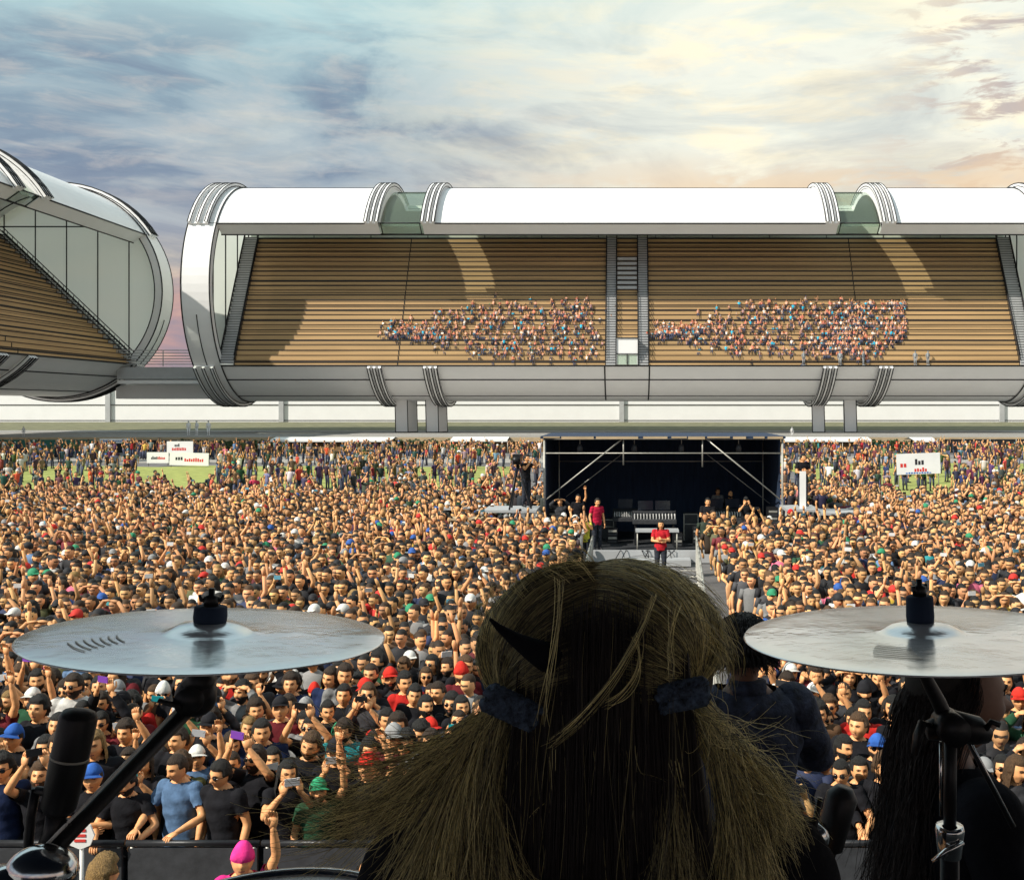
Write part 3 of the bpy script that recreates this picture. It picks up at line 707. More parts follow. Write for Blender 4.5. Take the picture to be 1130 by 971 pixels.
def add_hand(g, wr, dirv, palmn, curl=.5, s=1, reg=SKIN, lod=0):
    """wr wrist, dirv forearm->fingers, palmn palm normal"""
    d = np.array(dirv, float); d /= np.linalg.norm(d); n = np.array(palmn, float); n -= d*np.dot(n, d); n /= max(np.linalg.norm(n), 1e-6); sd = np.cross(d, n)*s
    wr = np.array(wr, float)
    if lod: g.loft([wr, wr+d*.09+n*.01, wr+d*.15+n*.05*curl], [[.03, .02], [.042, .022], [.022, .014]], 5, reg); return
    A = (sd[0], sd[1], sd[2])
    g.loft([wr-d*.01, wr+d*.03, wr+d*.085], [[.027, .018], [.038, .017], [.041, .014]], 10, reg, up=tuple(np.cross(d, sd)))
    for k, (o, L) in enumerate(((-.031, .070), (-.011, .079), (.010, .074), (.030, .058))):
        p = wr+d*.08+sd*o; pts = [p]; a = .15
        for q, l in enumerate((.45, .32, .26)):
            p = p + (d*math.cos(a)+n*math.sin(a))*L*l; pts.append(p); a += curl*(.9 if q == 0 else .8)
        g.loft(pts, [.0092, .0088, .008, .006], 7, reg)
    p = wr+d*.02-sd*.025; q = p+(d*.5-sd*.6+n*.45*curl)*.045; r_ = q+(d*.85-sd*.15+n*.5*curl)*.033; t_ = r_+(d*.95+n*.4*curl)*.022
    g.loft([p, q, r_, t_], [.013, .011, .0095, .007], 7, reg)
SH = (.170, .02, 1.40)
POSES = {  # (elbow, wrist, finger direction, palm normal) for each arm in x-positive form; 2nd entry for the other arm
 'down': (((.25, .05, 1.13), (.24, -.05, .89), (0, -.15, -1), (-1, 0, 0)),)*2,
 'rail': (((.29, -.06, 1.17), (.20, -.36, 1.13), (-.2, -1, -.1), (0, .2, -1)),)*2,
 'phone': (((.24, -.20, 1.27), (.085, -.30, 1.50), (-.25, -.15, 1), (-.6, .8, 0)),)*2,
 'phone_high': (((.25, -.20, 1.55), (.095, -.27, 1.80), (-.2, -.1, 1), (-.6, .8, 0)),)*2,
 'one_up': (((.27, -.04, 1.63), (.25, -.10, 1.89), (0, -.1, 1), (0, -1, 0)), ((.25, .05, 1.13), (.24, -.05, .89), (0, -.15, -1), (-1, 0, 0))),
 'both_up': (((.27, -.04, 1.62), (.20, -.10, 1.87), (-.2, -.1, 1), (0, -1, 0)), ((.28, -.03, 1.60), (.27, -.08, 1.85), (0, -.1, 1), (0, -1, 0))),
 'shade': (((.31, -.10, 1.50), (.145, -.10, 1.675), (-1, 0, .25), (0, .2, -1)),)*2,
 'cross': (((.25, -.04, 1.14), (.02, -.21, 1.20), (-1, 0, .1), (0, 1, 0)), ((.25, -.04, 1.14), (-.02, -.17, 1.12), (-1, 0, .1), (0, 1, 0))),
 'fist': (((.26, -.10, 1.55), (.17, -.16, 1.78), (-.1, -.1, 1), (0, 1, 0)), ((.25, .0, 1.13), (.15, -.2, 1.05), (-.8, -.4, 0), (0, 1, 0))),
}
def body_parts(pose, girth=1.0, legs='stand', fine=True, sides=14):
    """returns solid pieces to fuse, and bone list for region lookup"""
    g = G(); gi = girth
    g.sections([(0, .03, .86, .155*gi, .105*gi), (0, .03, .95, .165*gi, .112*gi), (0, .03, 1.08, .145*gi, .10*gi), (0, .025, 1.22, .165*gi, .108*gi), (0, .02, 1.33, .180*gi, .105*gi),
                (0, .025, 1.41, .165*gi, .085), (0, .03, 1.455, .10, .065), (0, .03, 1.50, .055, .052)], sides+4)
    bones = []
    for s, (el, wr, fd, pn) in zip((1, -1), POSES[pose] if isinstance(pose, str) else pose):
        m = np.array((s, 1, 1)); sh = np.array(SH)*m*[gi, 1, 1]; e = np.array(el)*m; w_ = np.array(wr)*m
        g.ball(sh, (.062*gi, .058, .058), 12, 8)
        g.loft([sh, sh*.5+e*.5, e], [.056*gi, .050*gi, .040], sides-4); g.ball(e, .040, 10, 7)
        g.loft([e, e*.6+w_*.4, w_], [.040, .042, .026], sides-4); g.ball(w_, .026, 8, 6)
        bones += [('ua', sh, e), ('fa', e, w_)]
    for s in (1, -1):
        hp = np.array((s*.09, .03, .90))
        if legs == 'stand': kn, an, toe = (s*.10, .0, .49), (s*.11, .03, .09), (s*.13, -.13, .05)
        elif legs == 'sit': kn, an, toe = (s*.20, -.42, .93), (s*.22, -.48, .45), (s*.25, -.64, .42)
        kn, an, toe = map(np.array, (kn, an, toe))
        g.loft([hp, kn], [.088*gi, .058], sides-2); g.ball(kn, .057, 10, 7); g.loft([kn, kn*.6+an*.4, an], [.057, .056, .038], sides-4)
        g.loft([an+(0, .03, -.02), an*.4+toe*.6, toe], [.048, .045, .032], 8)
        bones += [('leg', hp, kn), ('leg', kn, an), ('shoe', an+(0, 0, -.03), toe)]
    bones.append(('torso', np.array((0, .03, 1.0)), np.array((0, .03, 1.38)))); bones.append(('hip', np.array((0, .03, .90)), np.array((0, .03, .96))))
    return g, bones
def segd(P, a, b):
    ab = b-a; t_ = np.clip(((P-a)@ab)/(ab@ab), 0, 1); return np.linalg.norm(P-(a+t_[:, None]*ab), axis=1), t_
def fuse(g, vox, smooth=4):
    me = g.mesh('tmp', []); o = bpy.data.objects.new('tmp', me); C.objects.link(o)
    m = o.modifiers.new('r', 'REMESH'); m.mode = 'VOXEL'; m.voxel_size = vox
    m = o.modifiers.new('s', 'SMOOTH'); m.factor = .5; m.iterations = smooth
    dg = bpy.context.evaluated_depsgraph_get(); dg.update(); e = o.evaluated_get(dg).to_mesh()
    V = np.zeros(len(e.vertices)*3); e.vertices.foreach_get('co', V); V = V.reshape(-1, 3)
    N = np.zeros(len(e.vertices)*3); e.vertices.foreach_get('normal', N); N = N.reshape(-1, 3)
    Fq = [tuple(p.vertices) for p in e.polygons]
    bpy.data.objects.remove(o); bpy.data.meshes.remove(me)
    return V, N, Fq
def shell(V, N, Fq, keep, off, nz=0.0, seed=0, freq=(18, 16, 22)):
    """clothing: the chosen faces lifted off the body, with soft folds"""
    idx = [i for i in range(len(Fq)) if keep[i]]
    used = sorted({v for i in idx for v in Fq[i]}); mp = {v: k for k, v in enumerate(used)}; U = np.array(used)
    P = V[U]; n = N[U]
    r = np.random.RandomState(seed); ph = r.rand(6)*6
    fold = np.sin(P[:, 2]*freq[2]*2+P[:, 0]*freq[0]+ph[0])*np.sin(P[:, 0]*freq[0]*1.7-P[:, 2]*freq[1]+ph[1]) + .6*np.sin(P[:, 1]*freq[1]*2+P[:, 2]*41+ph[2])
    off_ = off + nz*fold
    off_ = off_+1.6*nz
    g = G(); g.raw(P+n*off_[:, None], [tuple(mp[v] for v in Fq[i]) for i in idx]); return g
def variant(pose, girth=1.0, headrot=(0, 0, 0), sleeve=.55, vox=.0125, j=0, nose=1, wide=1, legs='stand', seed=0, collar=1.455, headres=(34, 28), skirt=0, foldamp=.004):
    g0, bones = body_parts(pose, girth, legs); V, N, Fq = fuse(g0, vox)
    cen = np.array([V[list(f)].mean(0) for f in Fq])
    D = []; T_ = []
    for k, a, b in bones: d, t_ = segd(cen, a, b); d = d - {'torso': .12, 'hip': .10, 'leg': .05, 'shoe': .03, 'ua': .045, 'fa': .03}[k]; D.append(d); T_.append(t_)
    D = np.array(D); T_ = np.array(T_); b = D.argmin(0); kind = np.array([bones[i][0] for i in b]); tt = T_[b, np.arange(len(b))]
    keepS = ((kind == 'torso') & (cen[:, 2] < collar) | (kind == 'hip') & (cen[:, 2] > .86) | (kind == 'ua') & ((tt < sleeve) | (sleeve >= 1)) | ((kind == 'fa') & (tt < sleeve-1)))
    keepT = ((kind == 'leg') | (kind == 'hip')) & ~((kind == 'leg') & (cen[:, 2] > .97) & (legs == 'stand'))
    keepB = kind == 'shoe'
    body = G(); body.raw(V, Fq, 0); hr = rotm(*headrot); add_head(body, *headres, hr, j, nose, wide)
    for s, (el, wr, fd, pn) in zip((1, -1), POSES[pose] if isinstance(pose, str) else pose):
        m = np.array((s, 1, 1)); add_hand(body, np.array(wr)*m, np.array(fd)*m, np.array(pn)*m, .9 if pose in ('rail', 'phone', 'phone_high', 'fist') else .45, s)
    order = {SKIN: 0, LIP: 1, EYE: 2, IRIS: 3, BROW: 4}
    body.reg = [order.get(r, 0) for r in body.reg]
    return dict(body=body.mesh('person', [M['skin'], M['lip'], M['eye'], M['iris'], M['brow']]),
                shirt=shell(V, N, Fq, keepS, .011, foldamp, seed).mesh('shirt', M['cloth']),
                trousers=shell(V, N, Fq, keepT, .008, .004, seed+1).mesh('trousers', M['jeans']),
                shoes=shell(V, N, Fq, keepB, .007, 0, seed).mesh('shoes', M['black']), hr=hr, j=j, wide=wide, raw=(V, N, Fq, keepS))
def hair_mesh(v, style, seed=0, hc=HC):
    """hair grown off the skull of this variant"""
    r = np.random.RandomState(seed); g = G(); hf = headfn(v['j'], 1, v['wide']); hc = np.array(hc)
    hr = v['hr']
    if style in ('short', 'curly', 'long', 'crop'):
        amp = {'short': .016, 'curly': .030, 'long': .014, 'crop': .006}[style]
        def fn(vv, d):
            p = hf(vv, d); lim = np.where(d[:, 1] < -.35, .066, np.where(d[:, 1] < .15, .012 if style != 'long' else -.03, -.055))
            q = p*(1+ .12*0) + d*(amp*(.75+.5*r.rand(len(d)))+.003)[:, None]
            q[:, 2] += amp*.5*sst(d[:, 2], .3, 1)
            low = p[:, 2] < lim
            q[low] = p[low]*.90; return q
        g.ball((0, 0, 0), (1, 1, 1), 30, 24, 0, fn)
    if style == 'long':
        n = 22; az = np.linspace(R(-20), R(200), n); rows = [(.07, .086, .10), (.0, .098, .112), (-.08, .104, .115), (-.16, .108, .105), (-.24, .098, .095), (-.31, .07, .085)]
        VV = []; 
        for z, rx, ry in rows:
            k = 1+.05*r.normal(size=n); VV += [(rx*np.cos(a)*q, ry*np.sin(a)*q+.005, z+.012*r.normal()) for a, q in zip(az, k)]
        g.raw(VV, [(i*n+k, i*n+k+1, (i+1)*n+k+1, (i+1)*n+k) for i in range(len(rows)-1) for k in range(n-1)])
    if style in ('cap', 'beanie'):
        lo = .040 if style == 'cap' else .020
        def fn(vv, d):
            p = hf(vv, d); q = p + d*.016; q[:, 2] += .008*sst(d[:, 2], 0, 1) + (.012*sst(d[:, 2], .6, 1) if style == 'beanie' else 0)
            low = p[:, 2] < np.where(d[:, 1] > .2, lo-.045, lo); q[low] = p[low]*.9; return q
        g.ball((0, 0, 0), (1, 1, 1), 26, 20, 0, fn)
        if style == 'cap':
            VV = []; n = 9
            for rr in (.088, .125, .158):
                for a in np.linspace(R(215), R(325), n): VV.append((rr*.86*math.cos(a), rr*math.sin(a), .052-.16*(rr-.088)+.012*math.sin(a)**2-.25*(math.cos(a)**2)*(rr-.085)))
            g.raw(VV, [(i*n+k, i*n+k+1, (i+1)*n+k+1, (i+1)*n+k) for i in range(2) for k in range(n-1)])
            g.raw(np.array(VV)-(0, 0, .004), [(i*n+k, (i+1)*n+k, (i+1)*n+k+1, i*n+k+1) for i in range(2) for k in range(n-1)])
    g.V = [a @ np.array(hr).T + hc for a in g.V]
    return g.mesh('cap' if style in ('cap', 'beanie') else 'hair', M['cloth'] if style in ('cap', 'beanie') else M['hairs'])
def beard_mesh(v, hc=HC):
    hf = headfn(v['j'], 1, v['wide']); r = np.random.RandomState(2); g = G()
    def fn(vv, d):
        p = hf(vv, d); keep = (p[:, 2] < -.030) & (d[:, 1] < .1) & ~((np.abs(p[:, 0]) < .020) & (np.abs(p[:, 2]+.060) < .008)) & ((p[:, 2] < -.046) | (np.abs(p[:, 0]) > .045) | ((np.abs(p[:, 0]) < .028) & (p[:, 2] < -.040)))
        q = p+d*(.006+.004*r.rand(len(d)))[:, None]; q[~keep] = p[~keep]*.93; return q
    g.ball((0, 0, 0), (1, 1, 1), 40, 34, 0, fn); g.V = [a @ np.array(v['hr']).T + np.array(hc) for a in g.V]; return g.mesh('beard', M['hairs'])
def shades_mesh(v, hc=HC):
    g = G()
    for s in (-1, 1):
        g.ball((s*.034, -.1005, .009), (.028, .006, .020), 12, 8)
        g.loft([(s*.060, -.094, .015), (s*.083, -.05, .012), (s*.088, .01, .008)], .003, 5)
    g.loft([(-.01, -.106, .014), (.01, -.106, .014)], .003, 5)
    g.V = [a @ np.array(v['hr']).T + np.array(hc) for a in g.V]; return g.mesh('sunglasses', M['lens'])
VAR = {}
specs = [('down', 1.0, (0, 0, 0), 0, 1, 1), ('down', .92, (.35, .05, .06), 0, .8, .95), ('down', 1.1, (-.4, .0, -.05), 1, 1.2, 1.05), ('down', .95, (.1, -.12, 0), 0, 1, 1), ('down', 1.0, (-.2, .14, .12), 1, 1, 1),
         ('rail', 1.0, (.25, .15, .05), 1, 1.1, 1), ('rail', .95, (-.3, .2, -.06), 0, .9, .96),
         ('phone', 1.0, (0, -.05, 0), 0, 1, 1), ('phone', .93, (.1, 0, .08), 0, .9, .95), ('phone_high', 1.0, (.05, -.15, 0), 1, 1, 1), ('phone_high', .95, (-.1, -.18, .05), 0, 1, .97),
         ('one_up', 1.0, (.1, -.1, .05), 1, 1, 1), ('both_up', 1.0, (0, -.15, 0), 0, 1, 1.02), ('shade', 1.0, (0, -.05, 0), 0, 1, 1), ('cross', 1.05, (.2, 0, 0), 1, 1.1, 1.03), ('fist', 1.0, (-.15, -.05, 0), 1, 1, 1)]
for i, (p, gi, hrv, j, no, wd) in enumerate(specs):
    v = variant(p, gi, hrv, sleeve=(.55, 1.8, .6, .5)[i % 4], vox=.0165, j=j, nose=no, wide=wd, seed=i)
    v['pose'] = p; v['h'] = {}; VAR[i] = v
def hair_of(v, style):
    if style not in v['h']: v['h'][style] = shades_mesh(v) if style == 'shades' else beard_mesh(v) if style == 'beard' else hair_mesh(v, style, len(v['h']))
    return v['h'][style]
BYPOSE = {}
for i, v in VAR.items(): BYPOSE.setdefault(v['pose'], []).append(i)
SHIRTS = [('black', (.012, .012, .015), 68), ('charcoal', (.045, .045, .05), 9), ('navy', (.015, .025, .07), 8), ('white', (.62, .61, .58), 4), ('grey', (.20, .20, .20), 8), ('red', (.50, .025, .02), 4),
          ('dark green', (.02, .07, .035), 3), ('maroon', (.12, .015, .02), 4), ('blue denim', (.09, .16, .28), 4), ('brown', (.10, .055, .03), 3), ('olive', (.09, .09, .035), 3), ('teal', (.02, .20, .22), 1), ('yellow', (.60, .42, .05), 1), ('pink', (.55, .12, .2), 1)]
HAIRC = [('black', (.010, .009, .008), 50), ('dark brown', (.030, .017, .009), 35), ('brown', (.08, .042, .018), 12), ('fair', (.25, .15, .05), 3)]
CAPC = [('black', (.015, .015, .018), 8), ('white', (.65, .64, .6), 4), ('red', (.55, .03, .02), 3), ('green', (.03, .25, .12), 2), ('blue', (.03, .10, .35), 2), ('grey', (.25, .25, .25), 3)]
def pick(r, L): 
    x = r.uniform(0, sum(q[2] for q in L))
    for q in L:
        x -= q[2]
        if x <= 0: return q
    return L[-1]
def person(x, y, z, rz, vi, shirt, style, hc_, cc=None, shades=False, h=1.0, name='person'):
    v = VAR[vi]; o = bpy.data.objects.new(name, v['body']); C.objects.link(o); o.location = (x, y, z); o.rotation_euler = (0, 0, rz); o.scale = (h, h, h); o.color = (*shirt, 1)
    def ch(n, me, col=None):
        c = bpy.data.objects.new(n, me); C.objects.link(c); c.parent = o
        if col: c.color = (*col, 1)
        return c
    ch('shirt', v['shirt'], shirt); ch('trousers', v['trousers']); ch('shoes', v['shoes'])
    if style in ('cap', 'beanie'): ch('hair', hair_of(v, 'crop'), hc_); ch('cap', hair_of(v, style), cc)
    elif style != 'bald': ch('hair', hair_of(v, style), hc_)
    if shades: ch('sunglasses', hair_of(v, 'shades'))
    if style != 'long' and rnd.random() < .28: ch('beard', hair_of(v, 'beard'), hc_)
    return o
POSETXT = {'down': 'arms down', 'rail': 'hands on the rail', 'phone': 'hands at face', 'phone_high': 'hands high', 'one_up': 'one arm up', 'both_up': 'both arms up', 'shade': 'hands on forehead', 'cross': 'arms folded', 'fist': 'fist up'}
ORD = names
# positions: jittered rows from the rail backwards
def halfw(y): return ((0-692)*y/F, (1130-692)*y/F)
rows = []; y = 10.12; k = 0
rc = random.Random(21); occ = []
while y < 14.9:
    xs = []; a, b = halfw(y); x = a-.1+rc.uniform(0, .3)
    while x < b+.25:
        if not (-1.35 < x < .9+.046*y): xs.append((x+rc.uniform(-.09, .09), y+(rc.uniform(-.19, .19) if k else rc.uniform(-.03, .12))))
        x += rc.uniform(.36, .44) if k else rc.uniform(.40, .48)
    rows.append(xs); y += .44; k += 1
def hidden(x, y, z=1.62):
    px = 692+x*F/y; py = 450+(5-z)*F/y
    if 520 < px < 800 and py > 650: return True
    if 480 < px < 860 and py > 850: return True
    if 785 < px < 895 and py > 750: return True
    if 1000 < px < 1105 and py > 735: return True
    if 980 < px < 1120 and py > 850: return True
    if abs(px-223) < 185 and 685 < py < 728 or px > 850 and 685 < py < 722: return True
    return False
SPECIAL = {  # photo pixel (head) -> overrides
 (243, 872): dict(pose='down', shirt='black', style='short', shades=True), (205, 858): dict(pose='rail', shirt='blue denim', style='crop'), (155, 868): dict(pose='rail', shirt='black', style='short'),
 (300, 862): dict(pose='phone', shirt='black', style='long'), (348, 868): dict(pose='one_up', shirt='dark green', style='cap', cap='green'), (44, 770): dict(style='cap', cap='white'), (113, 885): dict(style='cap', cap='blue'),
 (290, 822): dict(pose='shade'), (388, 778): dict(style='cap', cap='green'), (478, 784): dict(style='cap', cap='red'), (36, 850): dict(pose='phone_high', shirt='black', style='curly'),
 (955, 832): dict(pose='down', shirt='charcoal', style='short'), (935, 745): dict(pose='shade', shirt='black', style='long'), (880, 760): dict(style='cap', cap='white'), (1100, 770): dict(style='beanie', cap='white'),
 (255, 763): dict(pose='down', shirt='red', style='short'), (330, 752): dict(pose='down', shirt='navy', style='curly'), (395, 862): dict(style='cap', cap='red', pose='both_up')}
people_n = 0; filler = []; phones = []
flat = [(ri, ci, x, y) for ri, xs in enumerate(rows) for ci, (x, y) in enumerate(xs)]
forced = {}
for (px, py), ov in SPECIAL.items():
    best = min(flat, key=lambda q: (692+q[2]*F/q[3]-px)**2+(450+3.4*F/q[3]-py)**2); forced[(best[0], best[1])] = ov
pose_w = [('down', 0, 50), ('phone', 0, 12), ('phone_high', 0, 5), ('one_up', 0, 4), ('both_up', 0, 3), ('shade', 0, 2.5), ('cross', 0, 8), ('fist', 0, 4)]
col_of = lambda L, n: next(q[1] for q in L if q[0] == n)
for ri, xs in enumerate(rows):
    vis = [i for i, (x, y) in enumerate(xs) if not hidden(x, y)]
    for ci, (x, y) in enumerate(xs):
        if ci not in vis or people_n >= 292: filler.append((x, y)); continue
        ov = forced.get((ri, ci), {})
        pose = ov.get('pose') or (('rail' if ri == 0 and rc.random() < .75 else pick(rc, pose_w)[0]))
        if pose == 'rail' and ri > 0: pose = 'down'
        sn = ov.get('shirt') or pick(rc, SHIRTS)[0]; hn, hcol, _ = pick(rc, HAIRC)
        style = ov.get('style') or pick(rc, [('short', 0, 44), ('curly', 0, 14), ('long', 0, 17), ('crop', 0, 10), ('cap', 0, 10), ('beanie', 0, 5)])[0]
        cn, ccol = (None, None)
        if style in ('cap', 'beanie'): cn = ov.get('cap') or pick(rc, CAPC)[0]; ccol = col_of(CAPC, cn)
        sh = ov.get('shades', rc.random() < .24); h = rc.gauss(.975, .05)
        if ri == 0: h = min(h, 1.0)
        vi = rc.choice(BYPOSE[pose]); o = person(x, y, 0, rc.gauss(0, .22)-x*.02, vi, col_of(SHIRTS, sn), style, hcol, ccol, sh, h); people_n += 1
        if ri: o.rotation_euler.x = rc.gauss(0, .035); o.rotation_euler.y = rc.gauss(0, .045)
        hd = f'{cn} {style}' if cn else {'short': f'short {hn} hair', 'curly': f'curly {hn} hair', 'long': f'long {hn} hair', 'crop': f'cropped {hn} hair'}[style]
        rn = 'front row' if ri == 0 else f'{("second third fourth fifth sixth seventh eighth ninth tenth eleventh twelfth thirteenth fourteenth").split()[ri-1]} row'
        lab = f'{hd}, {sn} top, {POSETXT[pose]}, {ORD[vis.index(ci)]} from left, {rn}'
        tag(o, lab, 'person', 'crowd pressed up to the front barrier')
        if pose in ('phone', 'phone_high') and len(phones) < 40 and rc.random() < .8:
            pz = 1.615 if pose == 'phone' else 1.925; py_ = -.335 if pose == 'phone' else -.30
            m = o.rotation_euler.to_matrix().to_4x4(); p = Vector((x, y, 0))+(m @ Vector((0, py_, pz)))*h
            phones.append((p, o.rotation_euler.z, vis.index(ci), rn, hd, sn))
pc = [('black', (.01, .01, .012)), ('white', (.7, .7, .7)), ('teal', (.02, .35, .40)), ('purple', (.18, .05, .35)), ('silver', (.4, .42, .45)), ('black', (.01, .01, .012)), ('black', (.012, .012, .014))]
g = G(); g.box((-.068, -.004, -.035), (.068, .004, .035)); g.ball((.05, -.005, .018), (.007, .003, .007), 8, 6); phone_me = g.mesh('phone', M['phone'])
g = G(); g.box((-.062, .0041, -.031), (.062, .0052, .031)); scr_me = g.mesh('screen', M['screen'])
for i, (p, rz, ix, rn, hd, sn) in enumerate(phones):
    cn, cc = pc[i % 7]; o = bpy.data.objects.new('phone', phone_me); C.objects.link(o); o.location = p; o.rotation_euler = (rnd.uniform(-.1, .1), rnd.uniform(-.15, .15), rz); o.color = (*cc, 1)
    c = bpy.data.objects.new('screen', scr_me); C.objects.link(c); c.parent = o
    tag(o, f'{cn} phone held up by {ORD[ix]} person from left in {rn}', 'phone', 'phones held up in the crowd')

# ---- numpy crowd for everyone further back
def proto(pose, hair, lod, legs, phone=False, sit=False):
    g = G(); hr = rotm(0, 0, 0); n1_, n2_ = ((18, 16) if lod == 1 else (12, 11))
    add_head(g, n1_, n2_, hr, lod=lod)
    if hair == 'cap':
        g.ball(HC+(0, .004, .036), (.092, .108, .100), n1_, max(4, n2_//2), CAP); 
        g.raw([(-.06, -.09, 1.655), (.06, -.09, 1.655), (.05, -.17, 1.64), (-.05, -.17, 1.64)], [(0, 3, 2, 1)], CAP)
    elif hair == 'long': g.sections([(0, .03, 1.66, .092, .085), (0, .035, 1.58, .105, .085), (0, .045, 1.46, .115, .07), (0, .06, 1.34, .08, .05)], 8 if lod == 1 else 6, HAIR); g.ball(HC+(0, .026, .05), (.084, .095, .086), 9, 6, HAIR)
    else: g.ball(HC+(0, .026 if lod == 1 else .018, .052), (.084, .097, .088), 9, 6, HAIR)
    if pose == 'shades' or hair == 'shades':
        g.box((-.065, -.112, 1.598), (.065, -.09, 1.625), DARK)
    ps = 'down' if pose == 'shades' else pose
    S = 8 if lod == 1 else 6
    g.sections([(0, .03, .86, .16, .105), (0, .03, 1.08, .15, .10), (0, .02, 1.33, .18, .105), (0, .025, 1.42, .17, .085), (0, .03, 1.47, .07, .06)], S+2, SHIRT)
    for s, (el, wr, fd, pn) in zip((1, -1), POSES[ps]):
        m = np.array((s, 1, 1)); sh = np.array(SH)*m; e = np.array(el)*m; w_ = np.array(wr)*m
        g.loft([sh+(0, 0, .02), e*.55+sh*.45], [.062, .056], S-2, SHIRT); g.loft([e*.5+sh*.5, e, w_], [.045, .042, .028], S-2, SKIN); add_hand(g, w_, np.array(fd)*m, np.array(pn)*m, .5, s, lod=1)
    if phone: z = 1.615 if ps == 'phone' else 1.925; g.box((-.07, -.35, z-.037), (.07, -.335, z+.037), PHONE)
    if legs:
        for s in (1, -1): g.loft([(s*.09, .03, .9), (s*.10, .0, .49), (s*.11, .03, .05)], [.09, .065, .045], 5, TROUSER); g.box((s*.11-.045, -.16, 0), (s*.11+.045, .07, .08), DARK)
    if sit:
        for s in (1, -1): g.loft([(s*.09, .03, .93), (s*.12, -.40, .93), (s*.13, -.42, .48)], [.085, .065, .045], 5, TROUSER)
    return g.arrays()
def palette(n, r, bright=0.0):
    def pk(L):
        p = np.array([q[2] for q in L], float); p /= p.sum(); return np.array([q[1] for q in L])[r.choice(len(L), n, p=p)]
    P = np.zeros((n, 12, 3)); tone = r.uniform(.55, 1.12, (n, 1))
    P[:, SKIN] = np.array((.84, .43, .19))*tone*r.uniform(.92, 1.08, (n, 3)); P[:, HAIR] = pk(HAIRC)*r.uniform(.7, 1.4, (n, 1)); P[:, SHIRT] = pk(SHIRTS)*r.uniform(.8, 1.5, (n, 1))
    P[:, TROUSER] = np.array((.03, .035, .06))*r.uniform(.4, 3, (n, 1)); P[:, CAP] = pk(CAPC); P[:, DARK] = (.02, .014, .012); P[:, LIP] = P[:, SKIN]*(.6, .42, .5); P[:, PHONE] = np.array([(.01, .01, .012), (.6, .6, .6), (.02, .02, .03), (.1, .3, .4)])[r.randint(0, 4, n)]
    P[:, EYE] = .5; P[:, BROW] = P[:, SKIN]*.10; P[:, IRIS] = .01
    if bright: P[:, SHIRT] = P[:, SHIRT]*(1-bright)+r.rand(n, 3)**1.6*bright*(.9, .62, .45)
    return P
def mass(name, pts, protos, seed, bright=0.0, face=0.0, spread_=.28):
    """pts: n x 4 (x, y, z, height scale)"""
    r = np.random.RandomState(seed); pts = np.array(pts); which = r.choice(len(protos), len(pts), p=np.array([p[1] for p in protos])/sum(p[1] for p in protos))
    pal = palette(len(pts), r, bright); VV, LL, TT, SM, CC = [], [], [], [], []; off = 0
    for k, (pa, _) in enumerate(protos):
        V, lo, to, rg, sm = pa; ii = np.where(which == k)[0]
        if not len(ii): continue
        a = face + r.normal(0, spread_, len(ii)); c, s = np.cos(a), np.sin(a); h = pts[ii, 3]
        ln = r.normal(0, .055, (2, len(ii), 1)); tw = r.normal(0, .35, (len(ii), 1))*(V[None, :, 2] > 1.47)     # leaning bodies, turned heads
        ca, sa = np.cos(a[:, None]+tw), np.sin(a[:, None]+tw)
        X = (V[None, :, 0]*ca-V[None, :, 1]*sa)*h[:, None]+pts[ii, 0][:, None]+ln[0]*V[None, :, 2]
        Yv = (V[None, :, 0]*sa+V[None, :, 1]*ca)*h[:, None]+pts[ii, 1][:, None]+ln[1]*V[None, :, 2]
        Z = V[None, :, 2]*h[:, None]+pts[ii, 2][:, None]
        VV.append(np.stack([X, Yv, Z], 2).reshape(-1, 3)); LL.append((lo[None]+(np.arange(len(ii))*len(V))[:, None]+off).ravel()); off += len(ii)*len(V)
        TT.append(np.tile(to, len(ii))); SM.append(np.tile(sm, len(ii))); CC.append(pal[ii][:, rg].reshape(-1, 3))
    T_ = np.concatenate(TT)
    me = mk(name, np.concatenate(VV), np.concatenate(LL).astype(np.int32), T_, np.zeros(len(T_), np.int32), np.concatenate(SM), M['crowd'], np.concatenate(CC))
    return obj(name, me, None)
def protos(lod, legs):
    L = [('down', 'short', 30, 0), ('down', 'long', 14, 0), ('down', 'cap', 9, 0), ('shades', 'short', 12, 0), ('phone', 'short', 5, 1), ('phone_high', 'short', 3, 1), ('one_up', 'short', 5, 0), ('both_up', 'long', 1.8, 0), ('both_up', 'short', 1.5, 0),
         ('shade', 'short', 2, 0), ('cross', 'short', 5, 0), ('fist', 'cap', 3, 0), ('phone', 'long', 2, 0)]
    return [(proto(p, h, lod, legs, bool(ph)), w_) for p, h, w_, ph in L]
def aisle(x, y): return -1.35 < x < .9+.046*y and y < 34
def booth_zone(x, y): return (bx0-1.7 < x < bx1+2.6 and 33.6 < y < 43) or (W(655, 0, 33).x < x < W(775, 0, 33).x and y < 36) 
mid = [(x, y, 0, rc.gauss(.985, .035)) for x, y in filler]; far = []
y = rows[-1][0][1]+.55; r = random.Random(9)
y = max(q[1] for q in rows[-1])+.40
while y < 47:
    a, b = halfw(y); x = a-3.0
    dens = 1.0 if y < 36 else max(.35, 1-(y-36)/17)
    while x < b+2.0:
        xx, yy = x+r.uniform(-.1, .1), y+r.uniform(-.17, .17)
        if not aisle(xx, yy) and not booth_zone(xx, yy) and r.random() < dens: (mid if yy < 29 else far).append((xx, yy, 0, r.gauss(.985, .045)))
        x += r.uniform(.35, .44)
    y += .43+.004*(y-17)
